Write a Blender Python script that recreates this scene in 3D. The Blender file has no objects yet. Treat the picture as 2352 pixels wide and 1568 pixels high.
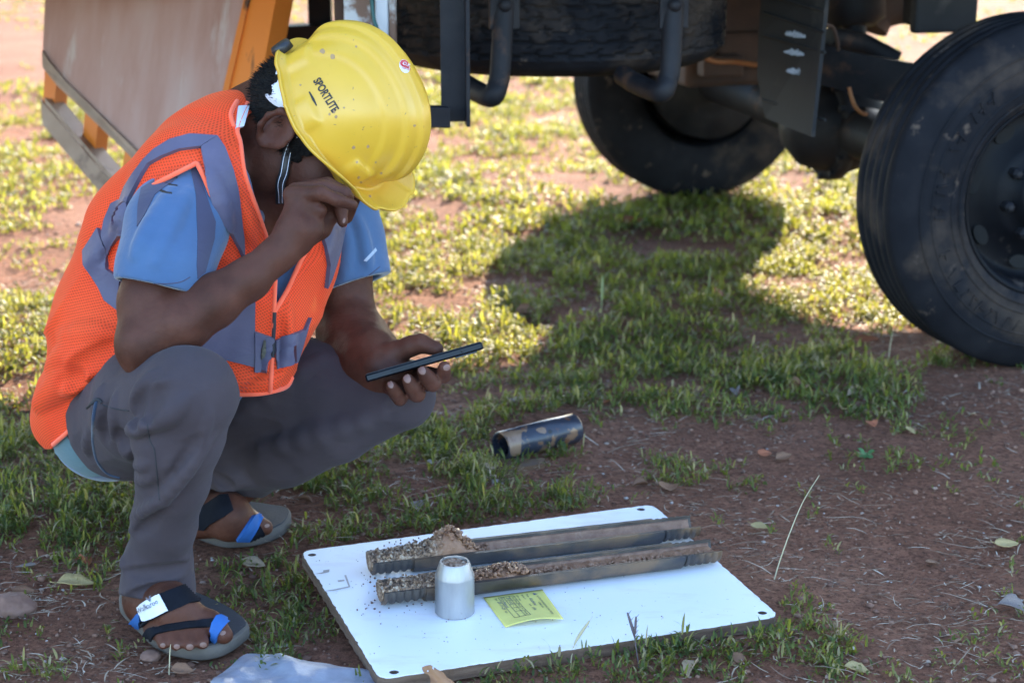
import bpy, bmesh, math, random
import numpy as np
from mathutils import Vector, Matrix
from mathutils.bvhtree import BVHTree
random.seed(7); RNG = np.random.default_rng(11)
R = math.radians
SC = bpy.context.scene; COL = SC.collection

# ---------------------------------------------------------------- camera
FPX, PITCH, CAMZ = 1870.0, R(15.28), 1.0        # focal length in pixels of a 1024 px wide frame
cam = bpy.data.cameras.new('camera'); camo = bpy.data.objects.new('camera', cam); COL.objects.link(camo)
cam.sensor_width = 36; cam.lens = FPX/1024*36; cam.clip_start = .05; cam.clip_end = 900
camo.location = (0, 0, CAMZ); camo.rotation_euler = (math.pi/2-PITCH, 0, 0)
cam.dof.use_dof = True; cam.dof.focus_distance = 2.42; cam.dof.aperture_fstop = 6.3
SC.camera = camo
SC.render.resolution_x, SC.render.resolution_y = 1024, 682
# ---------------------------------------------------------------- sky, sun, exposure
SUN_EL, SUN_AZ = R(23.5), R(14)                     # azimuth clockwise from +Y (behind the truck)
w = bpy.data.worlds.new('World'); SC.world = w; w.use_nodes = True
nt = w.node_tree; sky = nt.nodes.new('ShaderNodeTexSky'); sky.sky_type = 'NISHITA'
sky.sun_disc = False; sky.sun_elevation = SUN_EL; sky.sun_rotation = SUN_AZ
sky.air_density = 1.0; sky.dust_density = .45; sky.ozone_density = 2.6
nt.links.new(sky.outputs[0], nt.nodes['Background'].inputs[0]); nt.nodes['Background'].inputs[1].default_value = .15
sl = bpy.data.lights.new('sun', 'SUN'); sl.energy = 3.5; sl.angle = R(.55); sl.color = (1, .86, .66)
so = bpy.data.objects.new('sun', sl); COL.objects.link(so)
sdir = Vector((math.sin(SUN_AZ)*math.cos(SUN_EL), math.cos(SUN_AZ)*math.cos(SUN_EL), math.sin(SUN_EL)))
so.rotation_euler = sdir.to_track_quat('Z', 'Y').to_euler(); so.location = sdir*20
SC.view_settings.view_transform = 'Standard'; SC.view_settings.look = 'None'
SC.view_settings.exposure = 2.75; SC.view_settings.gamma = 1

# ---------------------------------------------------------------- helpers
K = 1024/2352
_F = np.array([0, math.cos(PITCH), -math.sin(PITCH)]); _U = np.array([0, math.sin(PITCH), math.cos(PITCH)]); _R = np.array([1., 0, 0])
_C = np.array([0, 0, CAMZ])
def ray(u, v): return _F + (u*K-512)/FPX*_R - (v*K-341)/FPX*_U
def at(u, v, z): return _C + z*ray(u, v)                       # measured photo point (2352 wide) at depth z
def gnd(u, v, h=0.): d = ray(u, v); return _C + d*(h-CAMZ)/d[2]
def proj(p):
    q = np.asarray(p)-_C; z = q@_F
    return np.stack([((q@_R)/z*FPX+512)/K, ((-(q@_U))/z*FPX+341)/K, z], -1)
def nrm(v): v = np.asarray(v, float); return v/np.linalg.norm(v)

def mesh_np(name, V, F):
    """V (n,3); F list of faces or (m,3)/(m,4) int array"""
    me = bpy.data.meshes.new(name); V = np.asarray(V, np.float32)
    if isinstance(F, np.ndarray):
        n = F.shape[1]; me.vertices.add(len(V)); me.vertices.foreach_set('co', V.ravel())
        me.loops.add(F.size); me.loops.foreach_set('vertex_index', F.astype(np.int32).ravel())
        me.polygons.add(len(F)); me.polygons.foreach_set('loop_start', np.arange(0, F.size, n, dtype=np.int32))
        me.polygons.foreach_set('loop_total', np.full(len(F), n, np.int32)); me.update(calc_edges=True)
    else:
        me.from_pydata([tuple(map(float, v)) for v in V], [], F); me.update()
    return me
def smooth(me, on=True): me.polygons.foreach_set('use_smooth', np.full(len(me.polygons), on)); me.update(); return me
def tag(o, label=None, cat=None, group=None, kind=None):
    for k, x in (('label', label), ('category', cat), ('group', group), ('kind', kind)):
        if x: o[k] = x
    return o
def link(name, me, mat=None, parent=None, base=None, **t):
    """top level: origin moved to the thing's base; child: coordinates stay in world space"""
    if mat is not None:
        me.materials.clear()
        for m in (mat if isinstance(mat, (list, tuple)) else [mat]): me.materials.append(m)
    o = bpy.data.objects.new(name, me); COL.objects.link(o)
    if parent is None:
        if base is None:
            c = np.empty(len(me.vertices)*3); me.vertices.foreach_get('co', c); c = c.reshape(-1, 3)
            base = ((c[:, 0].min()+c[:, 0].max())/2, (c[:, 1].min()+c[:, 1].max())/2, c[:, 2].min())
        me.transform(Matrix.Translation(-Vector(base))); o.location = base
    else:
        o.parent = parent
        if parent.parent is None: o.matrix_parent_inverse = Matrix.Translation(-Vector(parent.location))
    return tag(o, **t)
def empty(name, loc, **t):
    o = bpy.data.objects.new(name, None); COL.objects.link(o); o.location = loc; o.empty_display_size = .1; return tag(o, **t)

class MB:
    """collects shapes into one mesh"""
    def __init__(s): s.V = []; s.F = []; s.S = []
    def add(s, V, F, sm=False):
        b = len(s.V); s.V += [tuple(map(float, v)) for v in V]; s.F += [tuple(b+i for i in f) for f in F]; s.S += [sm]*len(F); return s
    def box(s, c, size, ax=None, bev=0.):
        """box with centre c, half axes from ax (3 unit vectors) and chamfered edges"""
        ax = np.eye(3) if ax is None else np.array([nrm(a) for a in ax]); h = np.array(size)/2; b = min(bev, h.min()*.45)
        if b <= 0:
            P = [np.array(c)+sum(h[i]*sg[i]*ax[i] for i in range(3)) for sg in [(-1,-1,-1),(1,-1,-1),(1,1,-1),(-1,1,-1),(-1,-1,1),(1,-1,1),(1,1,1),(-1,1,1)]]
            return s.add(P, [(0,3,2,1),(4,5,6,7),(0,1,5,4),(1,2,6,5),(2,3,7,6),(3,0,4,7)])
        bm = bmesh.new(); bmesh.ops.create_cube(bm, size=1)
        for v in bm.verts: v.co = Vector((v.co.x*size[0], v.co.y*size[1], v.co.z*size[2]))
        bmesh.ops.bevel(bm, geom=list(bm.edges), offset=b, segments=2, affect='EDGES', profile=.5)
        bm.verts.index_update()
        s.add([np.array(c)+np.array(v.co)@ax for v in bm.verts], [[v.index for v in f.verts] for f in bm.faces]); bm.free(); return s
    def tube(s, pts, r, n=12, cap=True, sm=True, flat=None):
        """round tube along points; r number or list; flat=(k, dir) squashes along dir"""
        P = [np.array(p, float) for p in pts]; m = len(P); rr = r if hasattr(r, '__len__') else [r]*m
        up = None; V = []
        for i in range(m):
            t = nrm(P[min(i+1, m-1)]-P[max(i-1, 0)])
            if up is None: up = nrm(np.cross(t, [0, 0, 1] if abs(t[2]) < .9 else [1, 0, 0]))
            up = nrm(up-t*(up@t)); w_ = np.cross(t, up)
            for k in range(n):
                a = 2*math.pi*k/n; d = rr[i]*(math.cos(a)*up+math.sin(a)*w_)
                if flat is not None: d = d-flat[1]*(d@flat[1])*(1-flat[0])
                V.append(P[i]+d)
        F = [(i*n+k, i*n+(k+1) % n, (i+1)*n+(k+1) % n, (i+1)*n+k) for i in range(m-1) for k in range(n)]
        s.add(V, F, sm)
        if cap: s.add(V[:n][::-1], [tuple(range(n))]); s.add(V[-n:], [tuple(range(n))])
        return s
    def lathe(s, prof, o, ax, n=48, sm=True, close=False):
        """prof: list of (r, h) along axis ax from o"""
        ax = nrm(ax); e1 = nrm(np.cross(ax, [0, 0, 1] if abs(ax[2]) < .9 else [1, 0, 0])); e2 = np.cross(ax, e1); m = len(prof)
        V = [np.array(o)+ax*h+r*(math.cos(2*math.pi*k/n)*e1+math.sin(2*math.pi*k/n)*e2) for r, h in prof for k in range(n)]
        rng = range(m if close else m-1)
        F = [(i*n+k, i*n+(k+1) % n, ((i+1) % m)*n+(k+1) % n, ((i+1) % m)*n+k) for i in rng for k in range(n)]
        return s.add(V, F, sm)
    def prism(s, poly, d, sm=False):
        """extrude polygon of 3-D points by vector d"""
        P = [np.array(p, float) for p in poly]; n = len(P); d = np.array(d)
        return s.add(P+[p+d for p in P], [tuple(range(n))[::-1], tuple(range(n, 2*n))]+[(i, (i+1) % n, n+(i+1) % n, n+i) for i in range(n)], sm)
    def mesh(s, name='m'):
        me = bpy.data.meshes.new(name); me.from_pydata(s.V, [], s.F); me.polygons.foreach_set('use_smooth', s.S); me.update(); return me
    def build(s, name, mat, parent=None, **t):
        me = s.mesh(name); bm = bmesh.new(); bm.from_mesh(me); bmesh.ops.recalc_face_normals(bm, faces=bm.faces); bm.to_mesh(me); bm.free()
        return link(name, me, mat, parent, **t)

# ---- value noise and fractal noise on arrays
def _h(i, j, k, s): 
    x = (i*374761393+j*668265263+k*2147483647+s*974634777) & 0xffffffff
    x = ((x ^ (x >> 13))*1274126177) & 0xffffffff; return ((x ^ (x >> 16)) & 0xffff)/65535.
def vnoise(p, s=0):
    i = np.floor(p).astype(np.int64); f = p-i; f = f*f*(3-2*f); r = 0
    for a in (0, 1):
        for b in (0, 1):
            for c in (0, 1):
                r = r+_h(i[..., 0]+a, i[..., 1]+b, i[..., 2]+c, s)*np.where(a, f[..., 0], 1-f[..., 0])*np.where(b, f[..., 1], 1-f[..., 1])*np.where(c, f[..., 2], 1-f[..., 2])
    return r
def fbm(p, s=0, o=3): return sum(vnoise(p*2**k, s+k)*.5**k for k in range(o))/sum(.5**k for k in range(o))

# ---- signed distance modelling -> mesh by surface nets, evaluated only near the surface
def smin(a, b, k): h = np.maximum(k-np.abs(a-b), 0)/k; return np.minimum(a, b)-h*h*k*.25
def cone(p, a, b, ra, rb, flat=None):
    a = np.asarray(a); ba = np.asarray(b)-a; pa = p-a
    t = np.clip((pa@ba)/max(ba@ba, 1e-12), 0, 1); q = pa-t[..., None]*ba
    if flat is not None: q = q+(q@flat[1])[..., None]*flat[1]*(1/flat[0]-1)
    d = np.sqrt((q*q).sum(-1))-(ra+(rb-ra)*t)
    return d*(min(1, flat[0]) if flat is not None and flat[0] < 1 else 1) if False else d
def ell(p, c, ax, r):
    q = (p-np.asarray(c))@np.array(ax).T; r = np.array(r); k0 = np.sqrt(((q/r)**2).sum(-1)); k1 = np.sqrt(((q/r**2)**2).sum(-1))
    return k0*(k0-1)/np.maximum(k1, 1e-6)
class SDF:
    """smooth union / cut of primitives in order"""
    def __init__(s): s.ops = []
    def chain(s, pts, k=.012, flat=None):      # pts: (point, radius)
        for (a, ra), (b, rb) in zip(pts[:-1], pts[1:]): s.ops.append(('u', k, 'c', np.asarray(a, float), np.asarray(b, float), ra, rb, flat))
        return s
    def ell(s, c, ax, r, k=.012): s.ops.append(('u', k, 'e', np.asarray(c, float), ax, r)); return s
    def cut(s, c, ax, r, k=.004): s.ops.append(('s', k, 'e', np.asarray(c, float), ax, r)); return s
    def cutc(s, a, b, ra, rb, k=.003): s.ops.append(('s', k, 'c', np.asarray(a, float), np.asarray(b, float), ra, rb, None)); return s
    def disp(s, fn): s.ops.append(('d', 0, 'f', fn)); return s
    def bound(s, o):
        if o[2] == 'c':
            m = max(o[5], o[6])*(1.6 if o[7] is not None else 1); return np.minimum(o[3], o[4])-m, np.maximum(o[3], o[4])+m
        m = max(o[5]); return o[3]-m, o[3]+m
    def __call__(s, p):
        sh = p.shape[:-1]; p = p.reshape(-1, 3); d = np.full(len(p), 9.); lo, hi = p.min(0), p.max(0)
        if getattr(s, '_n', -1) != len(s.ops):
            bs = [s.bound(o) if o[2] != 'f' else (np.full(3, -99.), np.full(3, 99.)) for o in s.ops]; s._lo = np.array([b[0] for b in bs]); s._hi = np.array([b[1] for b in bs]); s._n = len(s.ops)
        m = .045 if len(p) < 900 else .3
        for i in np.nonzero(((s._lo <= hi+m) & (s._hi >= lo-m)).all(1))[0]:
            o = s.ops[i]
            if o[2] == 'f':
                a = np.abs(d) < .05
                if a.any(): d[a] -= o[3](p[a])
                continue
            x = cone(p, *o[3:8]) if o[2] == 'c' else ell(p, *o[3:6])
            d = smin(d, x, o[1]) if o[0] == 'u' else -smin(-d, x, o[1])
        return d.reshape(sh)
    def hit(s, u, v, z0=1.6, z1=3.4):
        """depth at which the line of sight (u, v) meets the shape"""
        z = np.linspace(z0, z1, 70); d0 = ray(u, v); d = s(_C+z[:, None]*d0); i = np.nonzero(d < 0)[0]
        if not len(i): return None
        a = z[max(i[0]-1, 0)]; z = np.linspace(a, z[i[0]], 24); i = np.nonzero(s(_C+z[:, None]*d0) < 0)[0]; return float(z[i[0]] if len(i) else z[-1])
def sdf_mesh(f, lo, hi, h, B=8, slack=1.0):
    lo = np.array(lo); hi = np.array(hi); nb = np.ceil((hi-lo)/(h*B)).astype(int)
    G = np.stack(np.meshgrid(*[np.arange(n) for n in nb], indexing='ij'), -1).reshape(-1, 3)
    keep = []
    for sl in np.array_split(G, max(1, len(G)//3000)):
        # sort cells into compact chunks
        c = lo+(sl+.5)*h*B; d = f(c[None])[0] if False else f(c); keep.append(sl[np.abs(d) < h*B*.9*slack+.004])
    G = np.concatenate(keep); n = B+1
    off = np.stack(np.meshgrid(*[np.arange(n)]*3, indexing='ij'), -1)
    vals = np.empty((len(G), n, n, n), np.float32)
    for i, g in enumerate(G): vals[i] = f(lo+(g*B+off)*h)
    s = vals < 0
    # active cells
    cs = sum(s[:, a:a+B, b:b+B, c:c+B].astype(np.int8) for a in (0, 1) for b in (0, 1) for c in (0, 1))
    bi, x, y, z = np.nonzero((cs > 0) & (cs < 8))
    cor = [(a, b, c) for a in (0, 1) for b in (0, 1) for c in (0, 1)]
    cv = np.stack([vals[bi, x+a, y+b, z+c] for a, b, c in cor], -1); cp = np.array(cor, float)
    acc = np.zeros((len(bi), 3)); cnt = np.zeros(len(bi))
    for i in range(8):
        for j in range(i+1, 8):
            if np.abs(cp[i]-cp[j]).sum() == 1:
                m = (cv[:, i] < 0) != (cv[:, j] < 0); t = cv[:, i]/np.where(m, cv[:, i]-cv[:, j], 1)
                acc += np.where(m[:, None], cp[i]+t[:, None]*(cp[j]-cp[i]), 0); cnt += m
    gi = G[bi]*B+np.stack([x, y, z], -1); V = lo+(gi+acc/cnt[:, None])*h
    N = nb*B+2; key = (gi[:, 0]*N[1]+gi[:, 1])*N[2]+gi[:, 2]; o = np.argsort(key); ks = key[o]
    faces = []
    for ax in range(3):
        d = [0, 0, 0]; d[ax] = 1; e1, e2 = [(1, 2), (2, 0), (0, 1)][ax]
        s0 = s[:, :B, :B, :B]; s1 = s[:, d[0]:d[0]+B, d[1]:d[1]+B, d[2]:d[2]+B]
        b_, x, y, z = np.nonzero(s0 != s1); flip = s0[b_, x, y, z]
        g = G[b_]*B+np.stack([x, y, z], -1); q = []
        for (p1, p2) in ((0, 0), (-1, 0), (-1, -1), (0, -1)):
            c = g.copy(); c[:, e1] += p1; c[:, e2] += p2; k = (c[:, 0]*N[1]+c[:, 1])*N[2]+c[:, 2]
            j = np.clip(np.searchsorted(ks, k), 0, len(ks)-1); q.append(np.where(ks[j] == k, o[j], -1))
        q = np.stack(q, -1); ok = (q >= 0).all(1); q = q[ok]; fl = flip[ok]; q[~fl] = q[~fl][:, ::-1]; faces.append(q)
    return V, np.concatenate(faces)
def grad(f, p, e=.0015):
    return np.stack([f(p+np.eye(3)[i]*e)-f(p-np.eye(3)[i]*e) for i in range(3)], -1)/(2*e)
def pin(poly, pts):
    """points (n,2) inside polygon"""
    x, y = pts[:, 0], pts[:, 1]; r = np.zeros(len(pts), bool); n = len(poly)
    for i in range(n):
        (x1, y1), (x2, y2) = poly[i], poly[(i+1) % n]
        c = ((y1 > y) != (y2 > y)) & (x < (x2-x1)*(y-y1)/(y2-y1+1e-12)+x1); r ^= c
    return r
def sd_poly(poly, pts):
    """signed distance to polygon, negative inside"""
    P = np.array(poly, float); d = np.full(len(pts), 1e9)
    for a, b in zip(P, np.roll(P, -1, 0)):
        e = b-a; w_ = pts-a; t = np.clip((w_@e)/(e@e+1e-12), 0, 1); d = np.minimum(d, np.linalg.norm(w_-t[:, None]*e, axis=1))
    return np.where(pin(poly, pts), -d, d)
def spline(P, n=8):
    P = [np.array(p, float) for p in P]; out = []
    for i in range(len(P)-1):
        a = P[max(i-1, 0)]; b = P[i]; c = P[i+1]; d = P[min(i+2, len(P)-1)]
        for t in np.arange(n)/n:
            out.append(.5*((2*b)+(-a+c)*t+(2*a-5*b+4*c-d)*t*t+(-a+3*b-3*c+d)*t**3))
    return out+[P[-1]]
def cspline(P, n=6):
    P = list(P); L = len(P); out = []
    for i in range(L):
        a, b, c, d = (np.array(P[(i+k) % L], float) for k in (-1, 0, 1, 2))
        for t in np.arange(n)/n: out.append(.5*((2*b)+(-a+c)*t+(2*a-5*b+4*c-d)*t*t+(-a+3*b-3*c+d)*t**3))
    return out

# ---------------------------------------------------------------- materials
def nodes(name):
    m = bpy.data.materials.new(name); m.use_nodes = True; t = m.node_tree; return m, t, t.nodes['Principled BSDF']
def N(t, typ, **kw):
    n = t.nodes.new(typ)
    for k, v in kw.items():
        if k[0] == '_': n.inputs[k[1:].replace('_', ' ')].default_value = v
        else: setattr(n, k, v)
    return n
def ramp(t, fac, stops):
    r = t.nodes.new('ShaderNodeValToRGB'); e = r.color_ramp.elements
    while len(e) < len(stops): e.new(.5)
    for x, (p, c) in zip(e, stops): x.position = p; x.color = (*c, 1) if len(c) == 3 else c
    t.links.new(fac, r.inputs[0]); return r.outputs[0]
def noise(t, scale, detail=4, rough=.55, coord='Object', stretch=None, dist=0):
    tc = t.nodes.new('ShaderNodeTexCoord'); n = N(t, 'ShaderNodeTexNoise', _Scale=scale, _Detail=detail, _Roughness=rough, _Distortion=dist)
    if stretch: mp = N(t, 'ShaderNodeMapping', _Scale=stretch); t.links.new(tc.outputs[coord], mp.inputs[0]); t.links.new(mp.outputs[0], n.inputs[0])
    else: t.links.new(tc.outputs[coord], n.inputs[0])
    return n.outputs[0]
def mix(t, fac, a, b, mode='MIX'):
    m = t.nodes.new('ShaderNodeMix'); m.data_type = 'RGBA'; m.blend_type = mode
    for s_, x in ((m.inputs[0], fac), (m.inputs[6], a), (m.inputs[7], b)):
        if isinstance(x, (int, float)): s_.default_value = x
        elif isinstance(x, tuple): s_.default_value = (*x, 1)
        else: t.links.new(x, s_)
    return m.outputs[2]
def bump(t, b, h, strength=.3, dist=.002):
    n = N(t, 'ShaderNodeBump', _Strength=strength, _Distance=dist); t.links.new(h, n.inputs['Height'])
    old = b.inputs['Normal'].links
    if old: t.links.new(old[0].from_socket, n.inputs['Normal'])
    t.links.new(n.outputs[0], b.inputs['Normal'])
def mat(name, stops, scale=20, rough=.6, metal=0, bmp=.2, bscale=None, bdist=.002, detail=5, rvar=.1, stretch=None, spec=None, over=None, sheen=0):
    """noise-coloured principled material; stops = colours along the noise; over=(colour, scale, threshold, softness) adds patches"""
    m, t, b = nodes(name); n = noise(t, scale, detail, stretch=stretch)
    k = len(stops); c = ramp(t, n, [(.3+.4*i/max(k-1, 1), s_) for i, s_ in enumerate(stops)])
    for o in (over or []):
        f = ramp(t, noise(t, o[1], 6, .6, stretch=o[4] if len(o) > 4 else None), [(o[2], (0, 0, 0)), (min(1, o[2]+o[3]), (1, 1, 1))]); c = mix(t, f, c, o[0])
    t.links.new(c, b.inputs['Base Color']); b.inputs['Metallic'].default_value = metal
    rr = N(t, 'ShaderNodeMapRange'); rr.inputs[3].default_value = max(rough-rvar, .02); rr.inputs[4].default_value = min(rough+rvar, 1)
    t.links.new(n, rr.inputs[0]); t.links.new(rr.outputs[0], b.inputs['Roughness'])
    if spec is not None: b.inputs['Specular IOR Level'].default_value = spec
    if sheen: b.inputs['Sheen Weight'].default_value = sheen
    if bmp: bump(t, b, noise(t, bscale or scale*6, 4, stretch=stretch), bmp, bdist)
    return m
# ================================================================ ground
def gh(x, y):
    """ground height"""
    p = np.stack([x, y, 0*x], -1)
    return ((fbm(p*3.1, 3, 3)-.5)*.03+(fbm(p*17, 5, 2)-.5)*.008)*np.clip((y-1.)/1.5, 0, 1)
PATCH = [(1150,960,270,60,.8),(700,1150,300,90,.8),(1000,1130,330,100,.75),(1330,1075,260,55,.6),(1520,1075,150,60,.55),(1750,905,330,60,.75),(2050,895,170,65,.8),
 (560,1340,150,120,.5),(640,1460,110,90,.6),(90,1130,260,120,.7),(250,1300,90,90,.6),(1560,1500,330,60,.85),(1880,1480,90,80,.7),(1250,1555,300,30,.7),(1850,1400,110,50,.5),(20,1010,160,90,.7),
 (200,1200,120,60,.5),(1000,1000,120,60,.5),(1560,860,260,50,.6),(740,1400,50,80,.5),(60,1560,80,30,.3),(500,1490,100,40,.3)]
BARE = [(2030,1250,480,230,.95),(1660,1230,160,120,.9),(120,1440,230,90,.75),(1240,845,130,28,.8),(110,610,220,70,.9),(40,150,220,110,.8),(1880,770,300,55,.75),(2250,900,140,60,.8),(1700,1010,200,30,.6),
 (520,560,60,60,.3),(1250,370,250,28,.75),(1000,470,130,25,.5),(1380,975,120,25,.5),(1130,1010,70,20,.4),(1450,570,60,20,.5),(2080,130,150,70,.8),(420,1540,160,40,.7),(700,1560,200,40,.7),(760,1500,60,40,.5),(330,120,500,60,.6),(880,690,60,30,.6),(1250,1090,95,40,.97),(1180,1040,60,30,.9)]
def density(P):
    q = proj(P); u, v = q[:, 0], q[:, 1]
    d = np.where(v < 60, .22, np.where(v < 150, .45, np.where(v < 300, .9, np.where(v < 900, 1.12, .2))))+0.
    for (a, b, ra, rb, w_) in PATCH: d = np.maximum(d, 2.3*w_*np.clip(1.5-1.1*np.sqrt(((u-a)/ra)**2+((v-b)/rb)**2), 0, 1))
    for (a, b, ra, rb, w_) in BARE: d = d*(1-w_*np.clip(1.6-1.3*np.sqrt(((u-a)/ra)**2+((v-b)/rb)**2), 0, 1))
    n = fbm(P*np.array([6., 6, 0])+3, 21, 3); n2 = fbm(P*np.array([19., 19, 0])+9, 27, 2); return d*np.clip((n-.31)*5, 0, 1.3)*np.clip((n2-.22)*4, .25, 1.2)
def build_ground():
    xs = np.unique(np.concatenate([np.linspace(-3.2, 3.2, 250), np.linspace(-14, 14, 80), np.array([-400,-200,-100,-50,-25,25,50,100,200,400])]))
    ys = np.unique(np.concatenate([np.linspace(1.2, 6.5, 250), np.linspace(6.5, 22, 80), np.array([-40,-15,-6,-2,0,.6,25,30,40,60,90,140,220,400,800])]))
    X, Y = np.meshgrid(xs, ys, indexing='ij'); Z = gh(X, Y); n, m = X.shape
    V = np.stack([X, Y, Z], -1).reshape(-1, 3); i = np.arange(n*m).reshape(n, m)
    F = np.stack([i[:-1, :-1], i[1:, :-1], i[1:, 1:], i[:-1, 1:]], -1).reshape(-1, 4)
    me = smooth(mesh_np('ground', V, F))
    mt, t, b = nodes('soil')
    a = noise(t, 2.3, 5); c = noise(t, 38, 8, .65); g = noise(t, 260, 5, .7)
    col = ramp(t, a, [(.3, (.255, .105, .062)), (.5, (.335, .146, .089)), (.72, (.41, .195, .122))])
    col = mix(t, ramp(t, c, [(.35, (0, 0, 0)), (.7, (1, 1, 1))]), col, mix(t, .5, col, (.05, .026, .018)))
    col = mix(t, ramp(t, g, [(.58, (0, 0, 0)), (.75, (.7, .7, .7))]), col, (.36, .18, .11))
    h2 = noise(t, 120, 6, .75); col = mix(t, ramp(t, h2, [(.40, (1, 1, 1)), (.52, (0, 0, 0))]), col, mix(t, .62, col, (.045, .020, .013))); col = mix(t, ramp(t, noise(t, 75, 5, .7), [(.56, (0, 0, 0)), (.66, (.55, .55, .55))]), col, (.46, .215, .13))
    t.links.new(col, b.inputs['Base Color']); b.inputs['Roughness'].default_value = .95; b.inputs['Specular IOR Level'].default_value = .15
    bump(t, b, c, 1., .016); bump(t, b, h2, .9, .007); bump(t, b, g, .7, .003)
    link('ground', me, mt, base=(0, 0, 0), kind='structure')
build_ground()

# ================================================================ grass, straw, crumbs
def blades(B, D, L, W, bend, rnd, k0=.5, k2=1.45, lat=None):
    """vectorised bent blades: base points B, lean directions D(unit xy), lengths, widths -> V, F, per-vertex value"""
    n = len(B); up = np.array([0, 0, 1.]); side = np.cross(D, up); ang = bend[:, None]
    a0 = D*np.sin(ang*k0)+up*np.cos(ang*k0); a1 = D*np.sin(ang)+up*np.cos(ang); a2 = D*np.sin(ang*k2)+up*np.cos(ang*k2)
    p1 = B+a0*(L*.35)[:, None]; p2 = p1+a1*(L*.35)[:, None]; p3 = p2+a2*(L*.3)[:, None]; w_ = (side*W[:, None])
    if lat is not None: p2 = p2+side*(lat*L)[:, None]; p3 = p3+side*(lat*L*2.4)[:, None]
    V = np.stack([B-w_*.32, B+w_*.32, p1-w_*.5, p1+w_*.5, p2-w_*.38, p2+w_*.38, p3], 1)
    f = np.array([[0,1,3],[0,3,2],[2,3,5],[2,5,4],[4,5,6]])
    F = (f[None]+(np.arange(n)*7)[:, None, None]).reshape(-1, 3)
    tip = np.tile(np.array([0,0,.4,.4,.75,.75,1]), (n, 1)); C = np.stack([np.repeat(rnd[:, None], 7, 1), tip, tip*0], -1)
    return V.reshape(-1, 3), F, C.reshape(-1, 3)
def grass_mat():
    m, t, b = nodes('grass'); at_ = N(t, 'ShaderNodeAttribute', attribute_name='tone'); sp = t.nodes.new('ShaderNodeSeparateXYZ'); t.links.new(at_.outputs['Vector'], sp.inputs[0])
    c = ramp(t, sp.outputs[0], [(0, (.026, .062, .024)), (.4, (.044, .092, .028)), (.78, (.085, .125, .032)), (.9, (.22, .19, .09)), (1, (.36, .30, .20))])
    t.links.new(c, b.inputs['Base Color']); b.inputs['Roughness'].default_value = .5; b.inputs['Specular IOR Level'].default_value = .35
    tr = t.nodes.new('ShaderNodeBsdfTranslucent'); t.links.new(mix(t, .6, c, (.50, .46, .035)), tr.inputs[0])
    ms = t.nodes.new('ShaderNodeMixShader'); ms.inputs[0].default_value = .48
    t.links.new(b.outputs[0], ms.inputs[1]); t.links.new(tr.outputs[0], ms.inputs[2]); t.links.new(ms.outputs[0], t.nodes['Material Output'].inputs[0]); return m
GRASS = grass_mat()
def put(name, V, F, C, m, label, cat):
    me = mesh_np(name, V, F); a = me.attributes.new('tone', 'FLOAT_VECTOR', 'POINT'); a.data.foreach_set('vector', C.astype(np.float32).ravel())
    return link(name, me, m, base=(0, 0, 0), label=label, cat=cat, kind='stuff')
def board_free(P):        # keep plants off the board, the pipe and the sandals
    q = proj(P); pts = q[:, :2]
    ok = sd_poly([(686,1262),(1500,1150),(1796,1412),(1800,1448),(870,1606),(800,1500)], pts) > 3
    for pl in ([(270,1380),(330,1350),(460,1420),(575,1470),(540,1510),(400,1525),(300,1470)], [(1120,990),(1320,945),(1345,1010),(1150,1060)], [(440,1190),(560,1170),(680,1195),(660,1250),(520,1262),(440,1225)]):
        ok &= sd_poly(pl, pts) > 2
    return ok
def grow(n_m2, y0, y1, xw, blades_per, Lr, Wr, spread, seed):
    rg = np.random.default_rng(seed); A = (y1-y0)*2*xw; n = int(A*n_m2)
    P = np.stack([rg.uniform(-xw, xw, n), rg.uniform(y0, y1, n), np.zeros(n)], -1)
    q = proj(P); P = P[(q[:, 0] > -900) & (q[:, 0] < 3150) & (q[:, 1] < 1720) & (q[:, 1] > -150)]; q = proj(P); P = P[((q[:, 0] > -120) & (q[:, 0] < 2470)) | (rg.random(len(P)) < .55)]
    P = P[rg.random(len(P)) < density(P)]; P = P[board_free(P)]; n = len(P)
    dn = density(P)
    P = np.repeat(P, blades_per, 0); size = np.repeat(.55+.6*rg.random(n)*(0.5+.6*dn), blades_per); m = len(P)
    az = rg.uniform(0, 2*np.pi, m); D = np.stack([np.cos(az), np.sin(az), 0*az], -1)
    # blades spring from short runners: each tuft has a direction along which its blades are staggered
    ta = np.repeat(rg.uniform(0, 2*np.pi, n), blades_per); T = np.stack([np.cos(ta), np.sin(ta), 0*ta], -1)
    B = P+T*(rg.uniform(-1, 1, m)*spread)[:, None]+D*(rg.random(m)*.004)[:, None]; keep = board_free(B); 
    B[:, 2] = gh(B[:, 0], B[:, 1])+rg.random(m)**1.6*.020*size-.002
    L = rg.uniform(*Lr, m)*size*np.where(np.repeat(proj(P[::blades_per])[:, 1], blades_per) > 1400, .75, 1); W = rg.uniform(*Wr, m); bend = np.clip(rg.normal(.98, .36, m), .1, 1.6)
    tone = np.clip(rg.normal(.42, .2, m)+np.repeat(rg.normal(0, .13, n), blades_per), 0, .86); dry = rg.random(m) < .20; tone[dry] = rg.uniform(.85, 1, dry.sum())
    k = keep; return blades(B[k], D[k], L[k], W[k], bend[k], tone[k])
def join(parts):
    V, F, C, o = [], [], [], 0
    for v, f, c in parts: V.append(v); F.append(f+o); C.append(c); o += len(v)
    return np.concatenate(V), np.concatenate(F), np.concatenate(C)
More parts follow.
